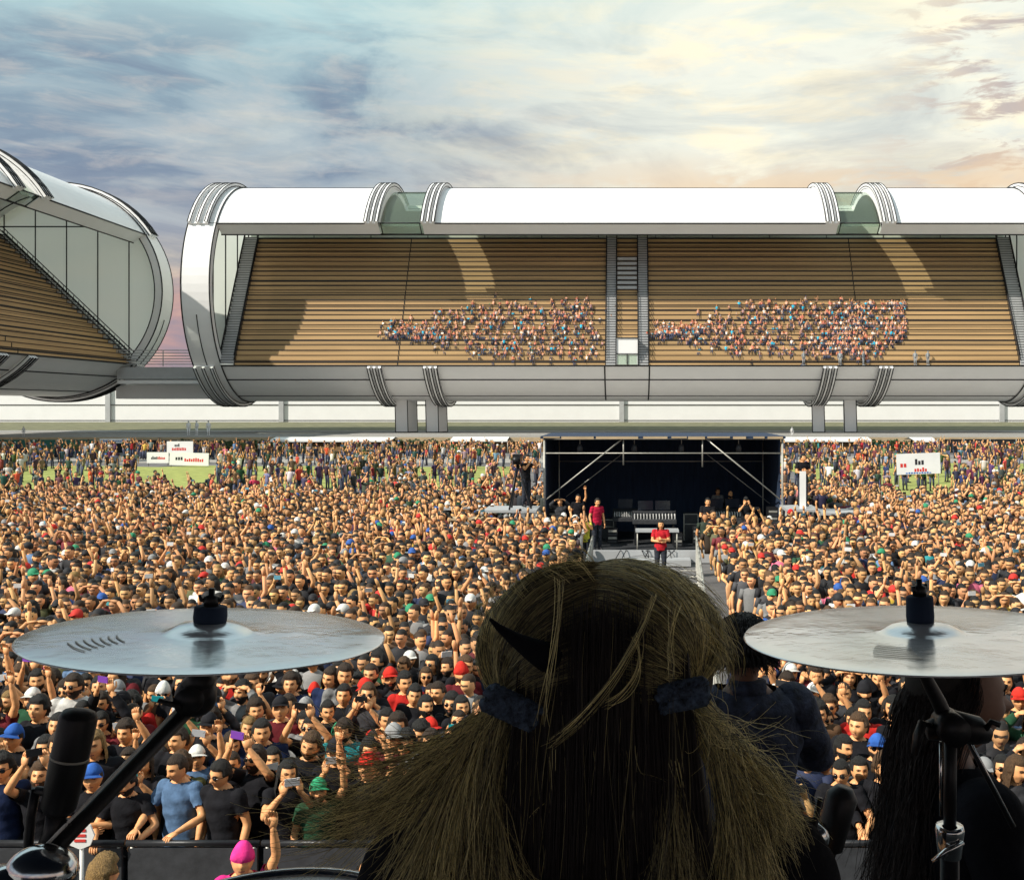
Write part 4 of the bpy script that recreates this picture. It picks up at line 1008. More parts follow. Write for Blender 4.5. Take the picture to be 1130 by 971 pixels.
# gap-fillers at the sides of the first rows
for xs_y in np.arange(10.3, 17.3, .6):
    a, b = halfw(xs_y)
    for k in range(5): mid.append((a-.6-k*.5, xs_y, 0, 1)); mid.append((b+.6+k*.5, xs_y, 0, 1))
sparse = []
for i in range(3300):
    y = 44+68*r.random()**.8; a, b = halfw(y); x = r.uniform(a-4, b+4)
    # clusters; the lawn stays half open
    on_lawn = (66 < y < 96); cl = math.sin(x*.45+y*.21)+math.sin(x*.19-y*.33+2)
    keep = .9 if y < 60 else (.50 if on_lawn else .5)
    if 98 < y < 104: keep = .18
    if y > 104: keep = 1.0
    keep *= (1.0 if cl > .2 or y > 104 else .45)
    if x > 12 and y < 66: keep = min(1, keep*1.5)
    if abs(x-4) < 12 and y > 52 and 692+x*F/y > 600 and 692+x*F/y < 865: continue
    ppx = 692+x*F/y
    if (150 < ppx < 240 and 58 < y < 97) or (980 < ppx < 1048 and y < 64): continue
    if r.random() < keep: sparse.append((x, y, 0, r.gauss(.98, .05)))
P1 = protos(1, False); P2 = protos(2, False); P3 = protos(2, True)
o = mass('crowd', mid, P1, 3); tag(o, 'dense standing crowd behind the first rows, faces to the stage', 'crowd', kind='stuff')
o = mass('crowd', far, P2, 4, .06); tag(o, 'dense crowd further back reaching the mixing booth', 'crowd', kind='stuff')
o = mass('crowd', sparse, P3, 5, .12, 0, 1.2); tag(o, 'loose distant crowd standing on lawn and path', 'crowd', kind='stuff')
# seated spectators on the terraces of the long grandstand
def terr(px, py):
    # terrace point seen at this photo pixel
    for i in range(NR, -1, -1):
        yy, zz = row(i); Yw = 150+yy; py_ = 450-(zz+20.55-5)*F/Yw
        if py_ >= py: return (px-692)*Yw/F, Yw, zz+20.55, i
    return (px-692)*138/F, 138, ZB+20.55, 0
seat = []; r = random.Random(31)
def patchp(ox, top):
    for i in range(720):
        u = r.random(); px = ox+u*240; 
        lo, hi = (363, 376) if u < .22 else ((345, 388) if u < .38 else (334, 398 if u < .9 else 402))
        if u > .93 and r.random() < .6: continue
        if .22 <= u < .38 and r.random() < .35: continue
        py = r.uniform(lo, hi)+r.gauss(0, 2.5); px += r.gauss(0, 5)+6*math.sin(py*.7+ox)
        if py < 345 and (u < .3 or r.random() < .3): continue
        x, y, z, i = terr(px, py); seat.append((x, y+.15, z-.25+r.uniform(-.3, .3), .80*r.uniform(.9, 1.15)))
patchp(430, 0); patchp(725, 0)
for i in range(380): px = r.uniform(905, 1000); py = r.uniform(338 if px > 915 else 350, 396-max(0, px-970)*.8); x, y, z, _ = terr(px, py); seat.append((x, y+.15, z-.2, .8*r.uniform(.9, 1.1)))
PS = [(proto('down', 'short', 2, False, sit=True), 5), (proto('down', 'long', 2, False, sit=True), 3), (proto('both_up', 'short', 2, False, sit=True), 1), (proto('cross', 'cap', 2, False, sit=True), 2)]
sv = list(SHIRTS); hv = list(HAIRC); HAIRC = [('x', (.50, .26, .18), 2), ('y', (.12, .06, .04), 1)]; SHIRTS = [('a', (.62, .34, .24), 30), ('b', (.62, .20, .14), 22), ('c', (.7, .62, .55), 16), ('d', (.03, .42, .62), 11), ('e', (.10, .07, .09), 8), ('f', (.35, .2, .2), 12)]
o = mass('spectators', seat, PS, 6, 0, 0, .5); tag(o, 'seated spectators packed in two groups on the brown terraces', 'spectators', kind='stuff'); SHIRTS = sv; HAIRC = hv
# plain pale figures on the plaza and on the lowest terrace row
def figure(x, y, z, h, col, rz, label, group):
    t = bpy.data.objects.new('person', FIG[0]); C.objects.link(t); t.location = (x, y, z); t.scale = (h/1.72,)*3; t.rotation_euler = (0, 0, rz); t.color = (*col, 1)
    c = bpy.data.objects.new('clothing', FIG[1]); C.objects.link(c); c.parent = t; c.color = (*col, 1)
    c = bpy.data.objects.new('hair', FIG[2]); C.objects.link(c); c.parent = t; c.color = tuple(q*.4 for q in col)+(1,)
    return tag(t, label, 'person', group)
V_, lo_, to_, rg_, sm_ = proto('down', 'short', 1, True)
def sub(regs):
    st_ = np.concatenate([[0], np.cumsum(to_)[:-1]]); L_, T2 = [], []
    for i in range(len(to_)):
        if rg_[i] in regs: L_.append(lo_[st_[i]:st_[i]+to_[i]]); T2.append(to_[i])
    return mk('person', V_, np.concatenate(L_), np.array(T2, np.int32), np.zeros(len(T2), np.int32), np.ones(len(T2), bool), M['figure'])
FIG = [sub((SKIN, DARK, LIP)), sub((SHIRT, TROUSER)), sub((HAIR,))]
for i, (px, s) in enumerate(((208, 'left'), (217, 'middle'), (230, 'right'))):
    p = W(px, 478, 133); figure(p.x, 133, ZD+.01, 1.78, (.75, .75, .75), [.6, -.4, .2][i], f'{s} one of three white figures walking below the link bridge', 'white figures on the plaza')
for px, s, rz in ((887, 'leftmost grey figure on the lowest terrace, striding', .4), (927, 'grey figure on the lowest terrace just under the seated spectators, next to a bright top', -.3), (953, 'grey figure on the lowest terrace right of the seated spectators', .9), (1010, 'left one of the close pair of grey figures on the lowest terrace', 0), (1024, 'right one of the close pair of grey figures on the lowest terrace', .3)):
    figure((px-692)*138.9/F, 138.9, ZB+20.55+.02, 1.85, (.30, .32, .34), rz, s, 'grey figures on the lowest terrace')
figure(W(26, 478, 127).x, 127, ZD+.01, 1.2, (.6, .6, .6), .2, 'small white figure alone on the plaza at far left', None); figure(W(874, 478, 123).x, 123, ZD+.01, 1.2, (.6, .6, .6), .2, 'small white figure on the plaza edge right of the booth', None)
# people at the booth and in the pit (named individuals)
def near(px, py_head, d, pose, sn, style, label, shades=False, hn='black', cc=None, rz=0, z0=None, col=None, h=1.0):
    x = (px-692)*d/F; z = 5-(py_head-450)*d/F-1.60*h if z0 is None else z0
    o = person(x, d, z, rz, rnd.choice(BYPOSE[pose]), col or col_of(SHIRTS, sn), style, col_of(HAIRC, hn), cc, shades, h); return tag(o, label, 'person')
near(659, 0, 35.4, 'down', 'red', 'short', 'man in dark red sweatshirt standing at the left front inside the booth', z0=.3, col=(.45, .015, .05), rz=.5)
near(618, 0, 35.6, 'shade', 'charcoal', 'short', 'person with both hands shading the eyes at the left front of the booth', z0=.3)
near(638, 0, 37, 'one_up', 'black', 'short', 'person in black with one arm up behind the man in dark red', z0=.3)
near(729, 0, 31.4, 'cross', 'red', 'long', 'long-haired person in red jacket standing in the aisle before the booth', z0=0, col=(.5, .02, .03))
near(806, 0, 38.6, 'down', 'black', 'bald', 'bald man in black T-shirt at the right desk inside the booth', z0=.3)
near(792, 0, 40, 'down', 'grey', 'short', 'man in grey behind the bald man inside the booth', z0=.3)
near(781, 0, 35.5, 'cross', 'black', 'short', 'dark-haired man at the right front edge of the booth', z0=.3)
near(823, 0, 36, 'phone', 'black', 'cap', 'person in a black cap at the booth front right of centre', z0=.3, cc=(.02, .02, .02))
near(645, 0, 33.4, 'phone', 'yellow', 'short', 'person in yellow high-visibility vest in front of the booth left corner', col=(.65, .62, .08), z0=0)
near(581, 0, 35.6, 'phone', 'black', 'short', 'camera operator dressed in black standing on the left riser', z0=zL, rz=.8)
near(886, 0, 35.4, 'cross', 'black', 'short', 'man in black with folded arms standing on the right riser', z0=zR, rz=.3)
near(872, 0, 33.2, 'down', 'black', 'cap', 'person in a red cap at the foot of the right riser', cc=(.6, .03, .03), z0=.15)
for px, py, d, pose, sn, style, lab, col in ((113, 966, 8.3, 'down', 'charcoal', 'curly', 'security man with greenish fair hair in the pit, head at the bottom edge', None), (268, 948, 8.9, 'one_up', 'pink', 'beanie', 'person with a bright pink head covering in the pit below the front row', (.6, .03, .22)), (408, 958, 8.6, 'down', 'black', 'short', 'short dark haired person in the pit below the flying hair', None)):
    near(px, py, d, pose, sn, style, lab, hn='fair' if px == 113 else 'black', cc=(.75, .04, .25), rz=math.pi*.9 if px == 113 else .2, col=col, z0=(5-(py-450)*d/F)-1.60)
# ------------------------------------------------------------------ strands of hair as real thin tubes
def strands(paths, rad, tones=None, m='strand', name='hair'):
    """paths N x K x 3"""
    P = np.asarray(paths, float); N, K, _ = P.shape; T = np.gradient(P, axis=1); T /= np.maximum(np.linalg.norm(T, axis=2, keepdims=True), 1e-9)
    ref = np.array((.31, .17, .93)); A = np.cross(T, ref); A /= np.maximum(np.linalg.norm(A, axis=2, keepdims=True), 1e-9); B = np.cross(T, A)
    tp = rad*np.sin(np.linspace(.5, 2.95, K))**.5; V = []
    for q in range(3): an = q*2*np.pi/3; V.append(P+(A*math.cos(an)+B*math.sin(an))*tp[None, :, None])
    V = np.stack(V, 2).reshape(-1, 3)
    base_ = (np.arange(N)*K*3)[:, None, None]+(np.arange(K-1)*3)[None, :, None]; q = np.arange(3)[None, None]; q2 = (q+1) % 3
    L = np.stack([base_+q, base_+q2, base_+3+q2, base_+3+q], 3).reshape(-1).astype(np.int32); nf = N*(K-1)*3
    tn = None if tones is None else np.repeat(tones, (K-1)*3, 0)
    return mk(name, V, L, np.full(nf, 4, np.int32), np.zeros(nf, np.int32), np.ones(nf, bool), M[m], tn)
def hair_tones(n, r, blond=.5):
    a = np.array((.034, .034, .036)); b_ = np.array((.92, .80, .38)); t_ = np.clip(r.rand(n)**1.3*blond*2, 0, 1)[:, None]; return (a*(1-t_)+b_*t_)*r.uniform(.7, 1.25, (n, 1))

# ------------------------------------------------------------------ the drummer, seen from behind
hr_ = np.random.RandomState(5)
DC = W(663, 728, 1.2)
pose_d = (((.27, -.16, 1.16), (.22, -.42, 1.12), (0, -1, 0), (0, 0, -1)), ((.26, -.14, 1.15), (.20, -.42, 1.10), (0, -1, 0), (0, 0, -1)))
vd = variant(pose_d, 1.08, (0, .08, 0), sleeve=.7, vox=.010, legs='sit', seed=77, headres=(40, 32), foldamp=.005)
oz = DC.z-1.597-.045
def band_person(v, loc, rz, label, shirt='blackshirt'):
    o = bpy.data.objects.new('person', v['body']); C.objects.link(o); o.location = loc; o.rotation_euler = (0, 0, rz); o.color = (.02, .02, .02, 1)
    for n in ('shirt', 'trousers', 'shoes'):
        me = v[n]; 
        if n == 'shirt': me.materials.clear(); me.materials.append(M[shirt])
        c = bpy.data.objects.new(n, me); C.objects.link(c); c.parent = o
    return tag(o, label, 'person')
dr = band_person(vd, (DC.x, 1.22, oz), math.pi, 'drummer seen from behind, long fair hair in two tied bunches, black shirt')
inv = Matrix.Rotation(math.pi, 4, 'Z').inverted() @ Matrix.Translation(-Vector((DC.x, 1.22, oz)))
def local(me_or_obj): me_or_obj.data.transform(inv); me_or_obj.parent = dr; return me_or_obj
Cn = np.array((DC.x, 1.20, DC.z))
RAD = np.array((.124, .120, .102))
def Wd(px, py, d): return np.array(W(px, py, d))
# skull underlayer (dense hair mass)
g = G()
def uf(v, d):
    p = d*RAD; p[:, 0] *= 1+.05*sst(-d[:, 2], -.2, .6); p[:, 2] = np.where(d[:, 2] < 0, p[:, 2]*1.1, p[:, 2]); return p
g.ball(Cn, (1, 1, 1), 40, 30, 0, uf); local(obj('hair_mass', g, M['scalp']))
TL, TR = Wd(563, 780, 1.12), Wd(752, 770, 1.12)
def over_head(n, side, r, puff=.14):
    psi = r.uniform(R(35), R(188), n); x0 = side*r.uniform(-.18, .25, n)
    # parting direction vectors: psi=90 is the crown, 180 the nape side facing the camera (-y)
    d0 = np.stack([x0, np.cos(psi), np.sin(psi)*1.0+.02], 1); d0 /= np.linalg.norm(d0, axis=1, keepdims=True)
    T = (TL if side < 0 else TR)-Cn; sT = T/RAD; sTn = np.linalg.norm(sT); d1 = sT/sTn+r.normal(0, .05, (n, 3)); d1 /= np.linalg.norm(d1, axis=1, keepdims=True)
    # pull the middle of the path out sideways so strands sweep round the head
    mid_ = d0+d1+np.array((side*.55, 0, .12))+r.normal(0, .12, (n, 3)); mid_ /= np.linalg.norm(mid_, axis=1, keepdims=True)
    K = 15; t_ = np.linspace(0, 1, K)[None, :, None]
    P = (1-t_)**2*d0[:, None]+2*t_*(1-t_)*mid_[:, None]+t_**2*d1[:, None]; P /= np.linalg.norm(P, axis=2, keepdims=True)
    lift = 1.01+puff*np.sin(np.pi*np.clip(t_, 0, 1))*r.uniform(.15, 1, (n, 1, 1))**1.0
    if side > 0: lift = lift+.06*np.sin(np.pi*t_)*r.rand(n, 1, 1)
    lift = lift*(1-t_**3)+sTn*t_**3*r.uniform(.93, 1.03, (n, 1, 1))
    w1 = r.uniform(0, 6, (n, 1, 1)); P = P*RAD*lift+Cn+.0015*np.sin(t_*14+w1)*r.rand(n, 1, 1)
    return P
paths = np.concatenate([over_head(5200, -1, hr_), over_head(5200, 1, hr_)])
dpar = np.abs(paths[:, 7, 0]-Cn[0])/.13; bl = np.clip((dpar-.38)*1.1+np.clip(paths[:, 7, 2]-Cn[2]-.055, 0, 1)*8*hr_.rand(len(paths))+.02+.45*np.clip((paths[:, 7, 0]-Cn[0]-.05)/.05, 0, 1)*(paths[:, 7, 2] > Cn[2]-.02), .03, 1.0)  # fair strands paled at rim and upper right bulge: highlight put into their colour
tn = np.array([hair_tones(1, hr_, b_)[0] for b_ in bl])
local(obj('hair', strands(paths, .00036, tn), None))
# single long stray strands and the halo of flyaways
def bez(p0, p1, p2, p3, K=16):
    t_ = np.linspace(0, 1, K)[None, :, None]; return (1-t_)**3*p0[:, None]+3*t_*(1-t_)**2*p1[:, None]+3*t_**2*(1-t_)*p2[:, None]+t_**3*p3[:, None]
n = 520; a = hr_.uniform(R(8), R(172), n); rr = hr_.uniform(1.02, 1.22, n); dd = hr_.uniform(-.6, .5, n)
p0 = np.stack([np.cos(a)*np.sqrt(1-dd**2*.5), dd, np.sin(a)*np.sqrt(1-dd**2*.5)], 1)
p0 = p0/np.linalg.norm(p0, axis=1, keepdims=True); sg_ = np.sign(p0[:, 0])[:, None]; e_ = p0+sg_*np.array((.35, 0, -.5)); e_ /= np.linalg.norm(e_, axis=1, keepdims=True)
q0 = Cn+p0*RAD*1.02; q3 = Cn+e_*RAD*rr[:, None]*1.06; mid_ = (p0+e_)/np.linalg.norm(p0+e_, axis=1, keepdims=True)
P = bez(q0, Cn+mid_*RAD*(rr+.10)[:, None], Cn+mid_*RAD*(rr+.06)[:, None]+hr_.normal(0, .006, (n, 3)), q3)
local(obj('flyaway_hair', strands(P, .00028, hair_tones(n, hr_, .8)), None))
st_px = [((722, 655), (690, 740), (640, 790), (604, 822)), ((716, 660), (700, 730), (650, 800), (606, 824)), ((618, 640), (622, 700), (600, 760), (596, 800)), ((700, 700), (715, 740), (690, 770), (668, 780)), ((744, 668), (738, 700), (744, 720), (742, 745)),
         ((610, 830), (612, 880), (600, 930), (606, 990)), ((604, 885), (580, 900), (572, 930), (576, 950)), ((655, 830), (660, 880), (650, 920), (655, 985)), ((745, 840), (752, 890), (765, 920), (778, 975)), ((690, 830), (700, 870), (712, 850), (735, 865))]
pp = []
for q in st_px:
    for k in range(7): pp.append([Wd(x+hr_.normal(0, 4.5), y_+hr_.normal(0, 4), 1.055+hr_.normal(0, .004)) for x, y_ in q])
pp = np.array(pp); P = bez(pp[:, 0], pp[:, 1], pp[:, 2], pp[:, 3], 18); local(obj('stray_strand', strands(P, .00036, hair_tones(len(P), hr_, .8)), None))
# bunches
def bunch(n, T, ends, spread_end, r, ctrl, rad=.0004, bl=.8, K=20, tie=.010, wav=.007):
    P0 = T+r.normal(0, tie, (n, 3)); P = []; en = np.array([Wd(*e) for e in ends]); k = r.randint(0, len(en), n); f_ = r.rand(n, 1); e1 = en[k]*(1-f_)+en[(k+1) % len(en)]*f_ if len(en) > 1 else en[k]
    P3 = e1+r.normal(0, 1, (n, 3))*np.array(spread_end); c_ = np.array([Wd(*q) for q in ctrl])
    P1 = c_[0]+r.normal(0, 1, (n, 3))*np.array(spread_end)*.45; P2 = c_[1]*.5+P3*.25+c_[1]*.25+r.normal(0, 1, (n, 3))*np.array(spread_end)*.6
    P = bez(P0, P1, P2, P3, K); t_ = np.linspace(0, 1, K)[None, :, None]; ph = r.uniform(0, 6, (n, 1, 1))
    P = P+np.sin(t_*r.uniform(6, 16, (n, 1, 1))+ph)*wav*t_*np.array((.6, .5, 1.0)); return P, hair_tones(n, r, bl)
parts = [bunch(380, TL, [(455, 875, 1.1), (390, 925, 1.1)], (.035, .02, .018), hr_, [(520, 800, 1.1), (470, 850, 1.1)]),
         bunch(650, TL, [(500, 985, 1.06), (430, 985, 1.08), (545, 985, 1.04)], (.02, .02, .02), hr_, [(525, 800, 1.1), (490, 880, 1.08)]),
         bunch(170, TL, [(330, 880, 1.1), (350, 935, 1.1)], (.03, .02, .018), hr_, [(500, 860, 1.1), (420, 930, 1.1)]),
         bunch(90, TL, [(330, 840, 1.1), (390, 800, 1.1)], (.03, .02, .02), hr_, [(500, 830, 1.1), (430, 865, 1.1)]),
         bunch(900, TL, [(520, 1040, 1.04), (600, 1040, 1.02)], (.018, .02, .02), hr_, [(535, 830, 1.08), (520, 930, 1.05)], bl=.45)]
P = np.concatenate([p for p, _ in parts]); tn = np.concatenate([q for _, q in parts]); local(obj('hair_bunch', strands(P, .00033, tn), None))
parts = [bunch(700, TR, [(885, 905, 1.08), (845, 920, 1.08)], (.012, .015, .018), hr_, [(785, 790, 1.09), (835, 850, 1.09)]),
         bunch(1200, TR, [(850, 990, 1.06), (805, 1020, 1.04)], (.013, .015, .02), hr_, [(790, 800, 1.09), (815, 880, 1.08)], bl=.85),
         bunch(500, TR, [(770, 1030, 1.02), (730, 1030, 1.02)], (.02, .015, .02), hr_, [(735, 830, 1.07), (745, 920, 1.05)], bl=.35),
         bunch(60, TR, [(830, 800, 1.05), (870, 840, 1.05), (780, 860, 1.03)], (.025, .02, .02), hr_, [(790, 790, 1.05), (810, 830, 1.05)])]
P = np.concatenate([p for p, _ in parts]); tn = np.concatenate([q for _, q in parts]); local(obj('hair_bunch', strands(P, .00033, tn), None))
# dark lengths hanging down the back between the bunches
n = 2600; xx = hr_.uniform(572, 760, n); P0 = np.array([Wd(x, 748+hr_.uniform(-30, 35)-75*max(0, 1-((x-666)/80)**2)*hr_.rand(), 1.078+abs(x-666)*.0002) for x in xx]); P3 = np.array([Wd(666+(x-666)*1.25, 1060, 1.035) for x in xx])+hr_.normal(0, .006, (n, 3))
P = bez(P0, P0*.66+P3*.34+(0, -.012, 0), P0*.33+P3*.67+(0, -.012, 0), P3, 14); local(obj('back_hair', strands(P, .00055, None, 'strand_dark'), None))
k = hr_.choice(n, 70, False); local(obj('light_back_strand', strands(P[k]+(0, -.004, 0)+hr_.normal(0, .004, (70, 1, 3))+.006*np.sin(np.linspace(0, 5, 14)[None, :, None]+hr_.uniform(0, 6, (70, 1, 1)))*np.array((1, 0, 0)), .00026, hair_tones(70, hr_, .4)), None))
g = G(); g.sections([(DC.x, 1.16, Wd(0, 1060, 1.1)[2], .135, .055), (DC.x, 1.155, Wd(0, 960, 1.1)[2], .125, .055), (DC.x, 1.15, Wd(0, 860, 1.1)[2], .110, .055), (DC.x, 1.14, Wd(0, 770, 1.1)[2], .095, .05)], 28); local(obj('hair_mass', g, M['scalp']))
M['tie'] = mat('knitted_band', (.08, .12, .19), .9, var=.95, scale=120, bump=.8, bscale=300)
# braided ties
for T, pa, pb in ((TL, (538, 768), (592, 793)), (TR, (728, 772), (778, 762))):
    g = G(); A, B = Wd(*pa, 1.075), Wd(*pb, 1.075); K = 40
    for s in range(3):
        ph = s*2*np.pi/3; t_ = np.linspace(0, 1, K); c_ = A[None]*(1-t_[:, None])+B[None]*t_[:, None]; dirn = (B-A)/np.linalg.norm(B-A); up_ = np.cross(dirn, (0, 1, 0))
        pts = c_+np.outer(np.sin(t_*17+ph), up_)*.0095+np.outer(np.sin(2*(t_*17+ph)), (0, 1, 0))*.006; g.loft(pts, .0062, 8)
    local(obj('braided_tie', g, M['tie']))
# pointed black hair horn on the left of the head
g = G(); pts = [Wd(610, 728, 1.085), Wd(590, 718, 1.075), Wd(568, 705, 1.07), Wd(550, 692, 1.065), Wd(541, 683, 1.06)]; g.loft(pts, [.016, .012, .007, .0035, .0015], 12); local(obj('hair_horn', g, M['blackshirt']))
sl_ = thing('drum_stool', 'round black drum stool under the long-haired drummer', 'stool', (DC.x, 1.19, 3.5))
zs = oz+.83-3.5; g = G(); g.lathe([(0, zs-.09), (.17, zs-.09), (.185, zs-.06), (.18, zs-.01), (0, zs)], sides=28); obj('seat', g, M['blackshirt'], sl_)
obj('post', G().loft([(0, 0, .1), (0, 0, zs-.09)], .02, 10), M['chrome'], sl_)
for a in (0, 2.1, 4.2): obj('leg', G().loft([(0, 0, .22), (.26*math.cos(a), .26*math.sin(a), .01)], .012, 8), M['chrome'], sl_)

# ------------------------------------------------------------------ the two other musicians
vg = variant((((.27, -.10, 1.17), (.10, -.26, 1.10), (-1, 0, -.1), (0, 1, 0)), ((.30, -.06, 1.18), (.24, -.30, 1.12), (0, -1, 0), (0, 0, -1))), 1.06, (-.15, .12, 0), sleeve=1.9, vox=.010, seed=42, foldamp=.0075, headres=(40, 32))
p = W(822, 0, 4.0); mg = band_person(vg, (p.x, 4.0, ZS), math.pi+.12, 'musician in dark denim jacket seen from behind, short black hair', 'denim')
c = obj('hair', hair_mesh(vg, 'crop', 3), None, mg); c.color = (.008, .008, .009, 1)
n = 2600; u = hr_.normal(size=(n, 3)); u /= np.linalg.norm(u, axis=1, keepdims=True); u = u[(u[:, 2] > -.35) & ((u[:, 1] > -.4) | (u[:, 2] > .45))]; n = len(u); hc_ = np.array((0, -.02, 1.597))
q0 = hc_+u*(.080, .098, .120); dn = u*(1, 1, .25)+(0, .1, -.75); q3 = q0+u*.016+dn*.040+hr_.normal(0, .004, (n, 3)); q1 = q0+u*.030; q2 = q0+u*.042+dn*.022
K = 8; t_ = np.linspace(0, 1, K)[None, :, None]; P = (1-t_)**3*q0[:, None]+3*t_*(1-t_)**2*q1[:, None]+3*t_**2*(1-t_)*q2[:, None]+t_**3*q3[:, None]
P[..., 1:] = (P[..., 1:]-hc_[1:]) @ rotm(-.0, .12)[1:, 1:].T+hc_[1:]
c = obj('hair_strands', strands(P, .0016, None, 'strand_dark'), None, mg)
# jacket seams and collar
g = G(); V, N, Fq, kp = vg['raw']
def on_back(x, z, off=.014):
    d = np.abs(V[:, 0]-x)+np.abs(V[:, 2]-z)*1.0+(V[:, 1] < .02)*9; i = d.argmin(); return V[i]+N[i]*off
for pts in ([(x, 1.30-.02*abs(x)/.15) for x in np.linspace(-.17, .17, 14)], [(-.09, z) for z in np.linspace(1.29, .95, 10)], [(.09, z) for z in np.linspace(1.29, .95, 10)]): g.loft([on_back(*q) for q in pts], .0035, 5)
obj('jacket_seam', g, M['blackshirt'], mg); g = G(); g.sections([(0, .03, 1.435, .088, .078), (0, .035, 1.47, .074, .070), (0, .04, 1.50, .068, .066)], 20); obj('collar', g, M['denim'], mg)
vm = variant((((.25, -.05, 1.13), (.20, -.27, 1.02), (-.3, -1, 0), (-1, 0, 0)), ((.25, -.02, 1.13), (.22, -.22, .98), (0, -1, 0), (1, 0, 0))), 1.05, (0, .05, 0), sleeve=.8, vox=.0095, seed=12, j=1, nose=1.5, headres=(44, 36))
p = W(1052, 770, 2.6); zf = p.z-1.597*1.03; mm = band_person(vm, (p.x, 2.6, max(zf, ZS)), R(102), 'musician in profile facing right behind the right cymbal, long dark hair, black shirt'); mm.scale = (1.03,)*3
mh = np.array((p.x, 2.6, max(zf, ZS)+1.597*1.03)); n = 2600
a = hr_.uniform(0, 2*np.pi, n); hx = hr_.uniform(-1, .45, n); dirs = np.stack([hx, np.cos(a)*np.sqrt(1-hx**2), np.abs(np.sin(a))*np.sqrt(1-hx**2)], 1); dirs[:, 2] += .1; dirs /= np.linalg.norm(dirs, axis=1, keepdims=True)
P0 = mh+dirs*np.array((.100, .088, .128))*1.05; k = dirs*np.array((.13, .12, .03)); P1 = mh+(k*1.05); P1[:, 0] -= .02; P3 = mh+np.stack([-.11+hr_.normal(0, .045, n), dirs[:, 1]*.15+hr_.normal(0, .03, n), -.42-.22*hr_.rand(n)], 1)
P2 = mh+np.stack([-.12+hr_.normal(0, .035, n), dirs[:, 1]*.13, np.full(n, -.2)], 1); P = bez(P0, P1, P2, P3, 22); t_ = np.linspace(0, 1, 22)[None, :, None]; P = P+np.sin(t_*hr_.uniform(10, 22, (n, 1, 1))+hr_.uniform(0, 6, (n, 1, 1)))*.011*t_*np.array((1, .6, .1))
im = mm.matrix_basis.inverted()
c = obj('hair', strands(P, .0009, None, 'strand_dark'), None); c.data.transform((Matrix.Translation(Vector((p.x, 2.6, max(zf, ZS)))) @ Matrix.Rotation(R(102), 4, 'Z') @ Matrix.Scale(1.03, 4)).inverted()); c.parent = mm
g = G(); g.ball((0, .03, 1.635), (.080, .085, .092), 20, 14); obj('hair_cap', g, M['scalp'], mm)
deep = mat('shaded_skin', (.22, .115, .075), .5, var=.15, scale=20)  # skin colour darkened to paint in the silhouette shade on both musicians
for o in (mm, mg): o.data.materials[0] = deep

# ------------------------------------------------------------------ cymbals, stands, microphones
def cymbal(px, py, d, rad, label, tilt, nut_h, nut_r, seed, pitch):
    c_ = W(px, py, d); t = thing('cymbal', label, 'cymbal', c_, 0, 'cymbals of the drum kit'); t.rotation_euler = (Matrix.Rotation(pitch, 3, 'X') @ Matrix.Rotation(tilt, 3, 'Y') @ Matrix.Rotation(seed*.35, 3, 'Z')).to_euler()
    m = MATS.get('cymbal_bronze')
    if not m:
        m = bpy.data.materials.new('cymbal_bronze'); m.use_nodes = True; MATS['cymbal_bronze'] = m; q = NT(m.node_tree); b_ = m.node_tree.nodes['Principled BSDF']
        co = q.n('ShaderNodeTexCoord').outputs['Object']; ln = q.n('ShaderNodeVectorMath', operation='LENGTH'); q.l(q.map(co, (1, 1, 0)), ln.inputs[0]); L_ = ln.outputs['Value']
        gr = q.m('SINE', q.m('MULTIPLY', L_, 2600)); nn = q.noise(co, 34, 4, .6); n2_ = q.noise(co, 9, 4, .6)
        q.l(q.mix(q.rng(n2_, .35, .7), (.95, .96, .97), (.86, .91, .95)), b_.inputs['Base Color']); b_.inputs['Metallic'].default_value = .6; q.l(q.rng(nn, .3, .7, .12, .2), b_.inputs['Roughness'])
        bn = q.n('ShaderNodeBump'); bn.inputs['Strength'].default_value = .16; bn.inputs['Distance'].default_value = .0012; q.l(q.m('ADD', q.m('ADD', q.m('MULTIPLY', gr, .15), q.m('MULTIPLY', nn, .5)), q.m('MULTIPLY', n2_, 14.0)), bn.inputs['Height']); q.l(bn.outputs[0], b_.inputs['Normal'])
    prof = [(.006, .015), (.02, .0145), (.035, .012), (.046, .0065), (.052, .0030), (.06, .0018), (.10, .0008), (.15, -.0006), (rad*.85, -.0018), (rad-.002, -.0030), (rad, -.0036), (rad, -.0048), (rad*.85, -.0032), (.06, .0004), (.006, .013), (.006, .015)]
    obj('bronze_disc', G().lathe(prof, sides=120), m, t)
    g = G(); r = random.Random(seed)
    a0 = math.pi*1.12
    for k in range(7):                                  # faint printed maker's mark: slanting strokes
        rr = .105+.009*k; g.loft([(rr*math.cos(a0+u), rr*math.sin(a0+u), .0016-(rr-.10)*.028) for u in np.linspace(-.30+.03*k, .12+.02*k, 9)], [[.0012, .0003]]*9, 4)
    obj('printed_mark', g, M['steel'], t)
    g = G(); g.lathe([(0, .0135), (nut_r, .0145), (nut_r*1.04, .021), (nut_r, .0145+nut_h*.95), (nut_r*.9, .0145+nut_h), (0, .0145+nut_h)], sides=28); obj('felt', g, M['blackcloth'], t)
    g = G(); z0 = .0145+nut_h; g.lathe([(0, z0), (.009, z0), (.009, z0+.012), (.004, z0+.014), (.004, z0+.022), (0, z0+.022)], sides=16)
    for k in (-1, 1): g.loft([(0, 0, z0+.005), (k*.012, 0, z0+.008), (k*.014, 0, z0+.014)], [[.004, .003], [.004, .003], [.003, .002]], 8)
    obj('wing_nut', g, M['black'], t); return c_
cl_ = cymbal(231, 699, 1.35, .215, 'large silvery cymbal on the left, black felt on its bell', R(2.7), .020, .0195, 1, R(-1.5))
